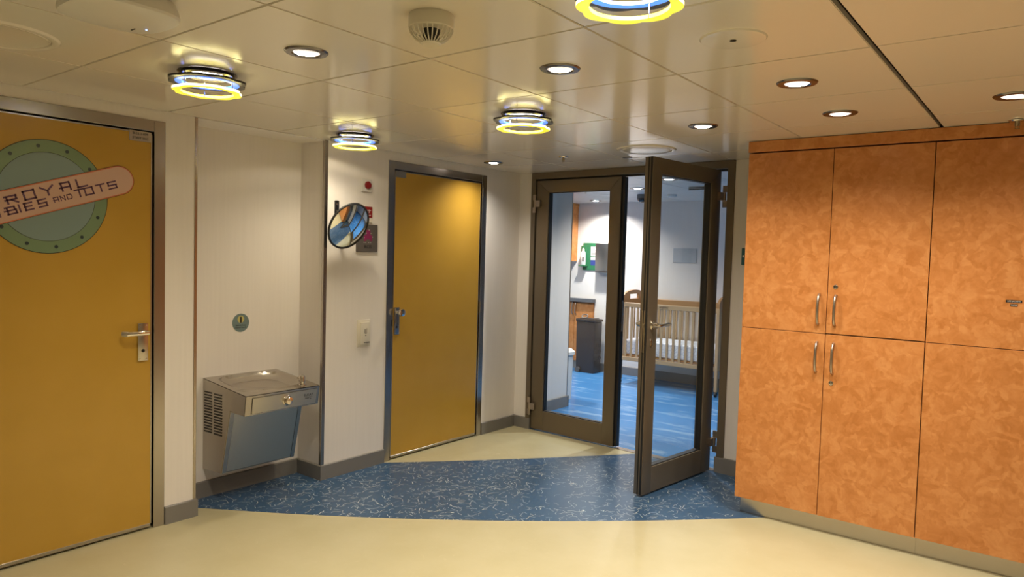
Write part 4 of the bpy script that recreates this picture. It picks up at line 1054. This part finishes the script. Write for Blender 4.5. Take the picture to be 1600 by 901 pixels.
uc = thing('wall_cupboard', 'orange wall cupboard high above the grey nursery worktop', 'cupboard', (-6.38, 7.95, 0))
b = bm_new(); box(b, 0, 1.09, 0.021, 0.3495, 1.475, 2.22); obj('carcass', b, M['wood'], uc, smooth=False)
for k in range(3):
    b = bm_new(); box(b, 0.363*k+0.0015, 0.363*k+0.3615, 0, 0.020, 1.47, 2.19, 0.001); obj('cupboard_door', b, M['wood'], uc)
b = bm_new(); box(b, 0, 1.10, 0.0, 0.3495, 2.2215, NZ-0.003); obj('fascia', b, M['wood'], uc, smooth=False)
# eyewash station
NW = NY-0.001
ew = thing('eyewash_board', 'green first aid board holding a white bottle', 'board', (-5.066, NW, 1.545))
M['green'] = mat('eyewash_green', (0.02, 0.15, 0.065), 0.4)
b = bm_new(); box(b, -0.125, 0.120, -0.012, 0, -0.185, 0.185, 0.003); obj('backboard', b, M['green'], ew)
b = bm_new(); box(b, -0.150, -0.048, -0.085, -0.012, -0.135, -0.120, 0.003); box(b, -0.150, -0.048, -0.020, -0.010, -0.135, 0.145, 0.002); obj('bottle_shelf', b, M['green'], ew)
b = bm_new(); box(b, 0.000, 0.098, -0.0128, -0.0118, 0.005, 0.135); box(b, 0.000, 0.092, -0.0128, -0.0118, -0.045, -0.008); ppr = obj('paper_note', b, M['white'], ew, smooth=False)
b = bm_new()
for z_ in (0.122, 0.085, 0.062, 0.045, 0.028): box(b, 0.010, 0.088, -0.0134, -0.0126, z_-0.003, z_+0.003)
obj('print_lines', b, M['greyplate'], ppr, smooth=False)
b = bm_new(); box(b, 0.000, 0.098, -0.0128, -0.0118, -0.120, -0.048); obj('blue_note', b, mat('note_blue', (0.03, 0.05, 0.22), 0.4), ew, smooth=False)
bt = thing('eyewash_bottle', 'white bottle standing on the green first aid board', 'bottle', (-5.162, NW-0.052, 1.426))
b = bm_new(); lathe(b, [(0, 0), (0.030, 0), (0.034, 0.006), (0.035, 0.13), (0.033, 0.165), (0.020, 0.186), (0.014, 0.190), (0, 0.190)], 28, Matrix.Diagonal((1.1, 0.8, 1, 1))); obj('body', b, M['white'], bt)
b = bm_new(); lathe(b, [(0, 0.188), (0.017, 0.188), (0.018, 0.215), (0.010, 0.222), (0.008, 0.235), (0, 0.236)], 20); obj('cap', b, M['plastic'], bt)
b = bm_new(); box(b, 0.004, 0.028, -0.0292, -0.0270, 0.055, 0.110); obj('label', b, M['greyplate'], bt)
ds = thing('towel_dispenser', 'grey metal dispenser fixed beside the green board', 'dispenser', (-4.835, NW, 1.535))
b = bm_new(); box(b, -0.108, 0.108, -0.10, 0, -0.180, 0.188, 0.008, seg=2); obj('housing', b, M['steel_h'], ds)
b = bm_new(); box(b, -0.105, 0.105, -0.095, -0.01, -0.200, -0.184, 0.003); obj('tray', b, M['greyplate'], ds)
b = bm_new(); disc(b, 0.008, 0.100, 0.103, 14, 0.09, 0.170); obj('lock', b, M['chrome'], ds)
wpn = thing('grey_rectangle', 'pale grey blank rectangle on the nursery wall above the crib', 'panel', (-3.71, NW, 1.590))  # flat pale grey rectangle set on the far wall
b = bm_new(); box(b, -0.155, 0.155, -0.006, 0, -0.090, 0.090, 0.002); obj('plate', b, mat('pale_grey_flat', (0.46, 0.47, 0.475), 0.5), wpn)
# nursery ceiling things
dc = thing('dome_camera', 'dark dome security camera on the nursery ceiling', 'camera', (-3.80, 7.28, NZ))
b = bm_new(); lathe(b, [(0, 0), (0.052, 0), (0.055, -0.010), (0.055, -0.040), (0.058, -0.046), (0, -0.046)], 32); obj('base', b, M['base'], dc)
b = bm_new(); lathe(b, [(0.052, -0.044), (0.050, -0.060), (0.040, -0.078), (0.022, -0.090), (0, -0.094)], 32); obj('dome', b, mat('smoked_dome', (0.01, 0.01, 0.012), 0.06, spec=0.8), dc)
nd = thing('nursery_sensor', 'small white round sensor on the nursery ceiling', 'sensor', (-3.50, 7.42, NZ))
b = bm_new(); lathe(b, [(0, 0), (0.055, 0), (0.055, -0.018), (0.040, -0.034), (0, -0.036)], 32); obj('body', b, M['white'], nd)
b = bm_new(); box(b, -0.018, -0.008, -0.046, -0.040, -0.028, -0.018); box(b, 0.006, 0.016, -0.046, -0.040, -0.028, -0.018); obj('marks', b, M['ink'], nd)
el = thing('slotted_vent_box', 'grey slotted vent box on the nursery ceiling', 'vent', (-2.86, 6.72, NZ))
b = bm_new(); box(b, -0.11, 0.11, -0.06, 0.06, -0.038, 0, 0.004); obj('housing', b, M['ceil_n'], el)
for z_ in (-0.012, -0.026):
    b = bm_new(); box(b, -0.10, 0.10, -0.0625, -0.058, z_-0.0035, z_+0.0035); obj('slot', b, M['ink'], el)
ns = thing('nursery_speaker', 'flat round speaker plate on the nursery ceiling', 'speaker', (-4.194, 7.184, NZ))
b = bm_new(); lathe(b, [(0, -0.006), (0.09, -0.006), (0.10, 0.0), (0, 0)], 40); obj('plate', b, M['white'], ns)
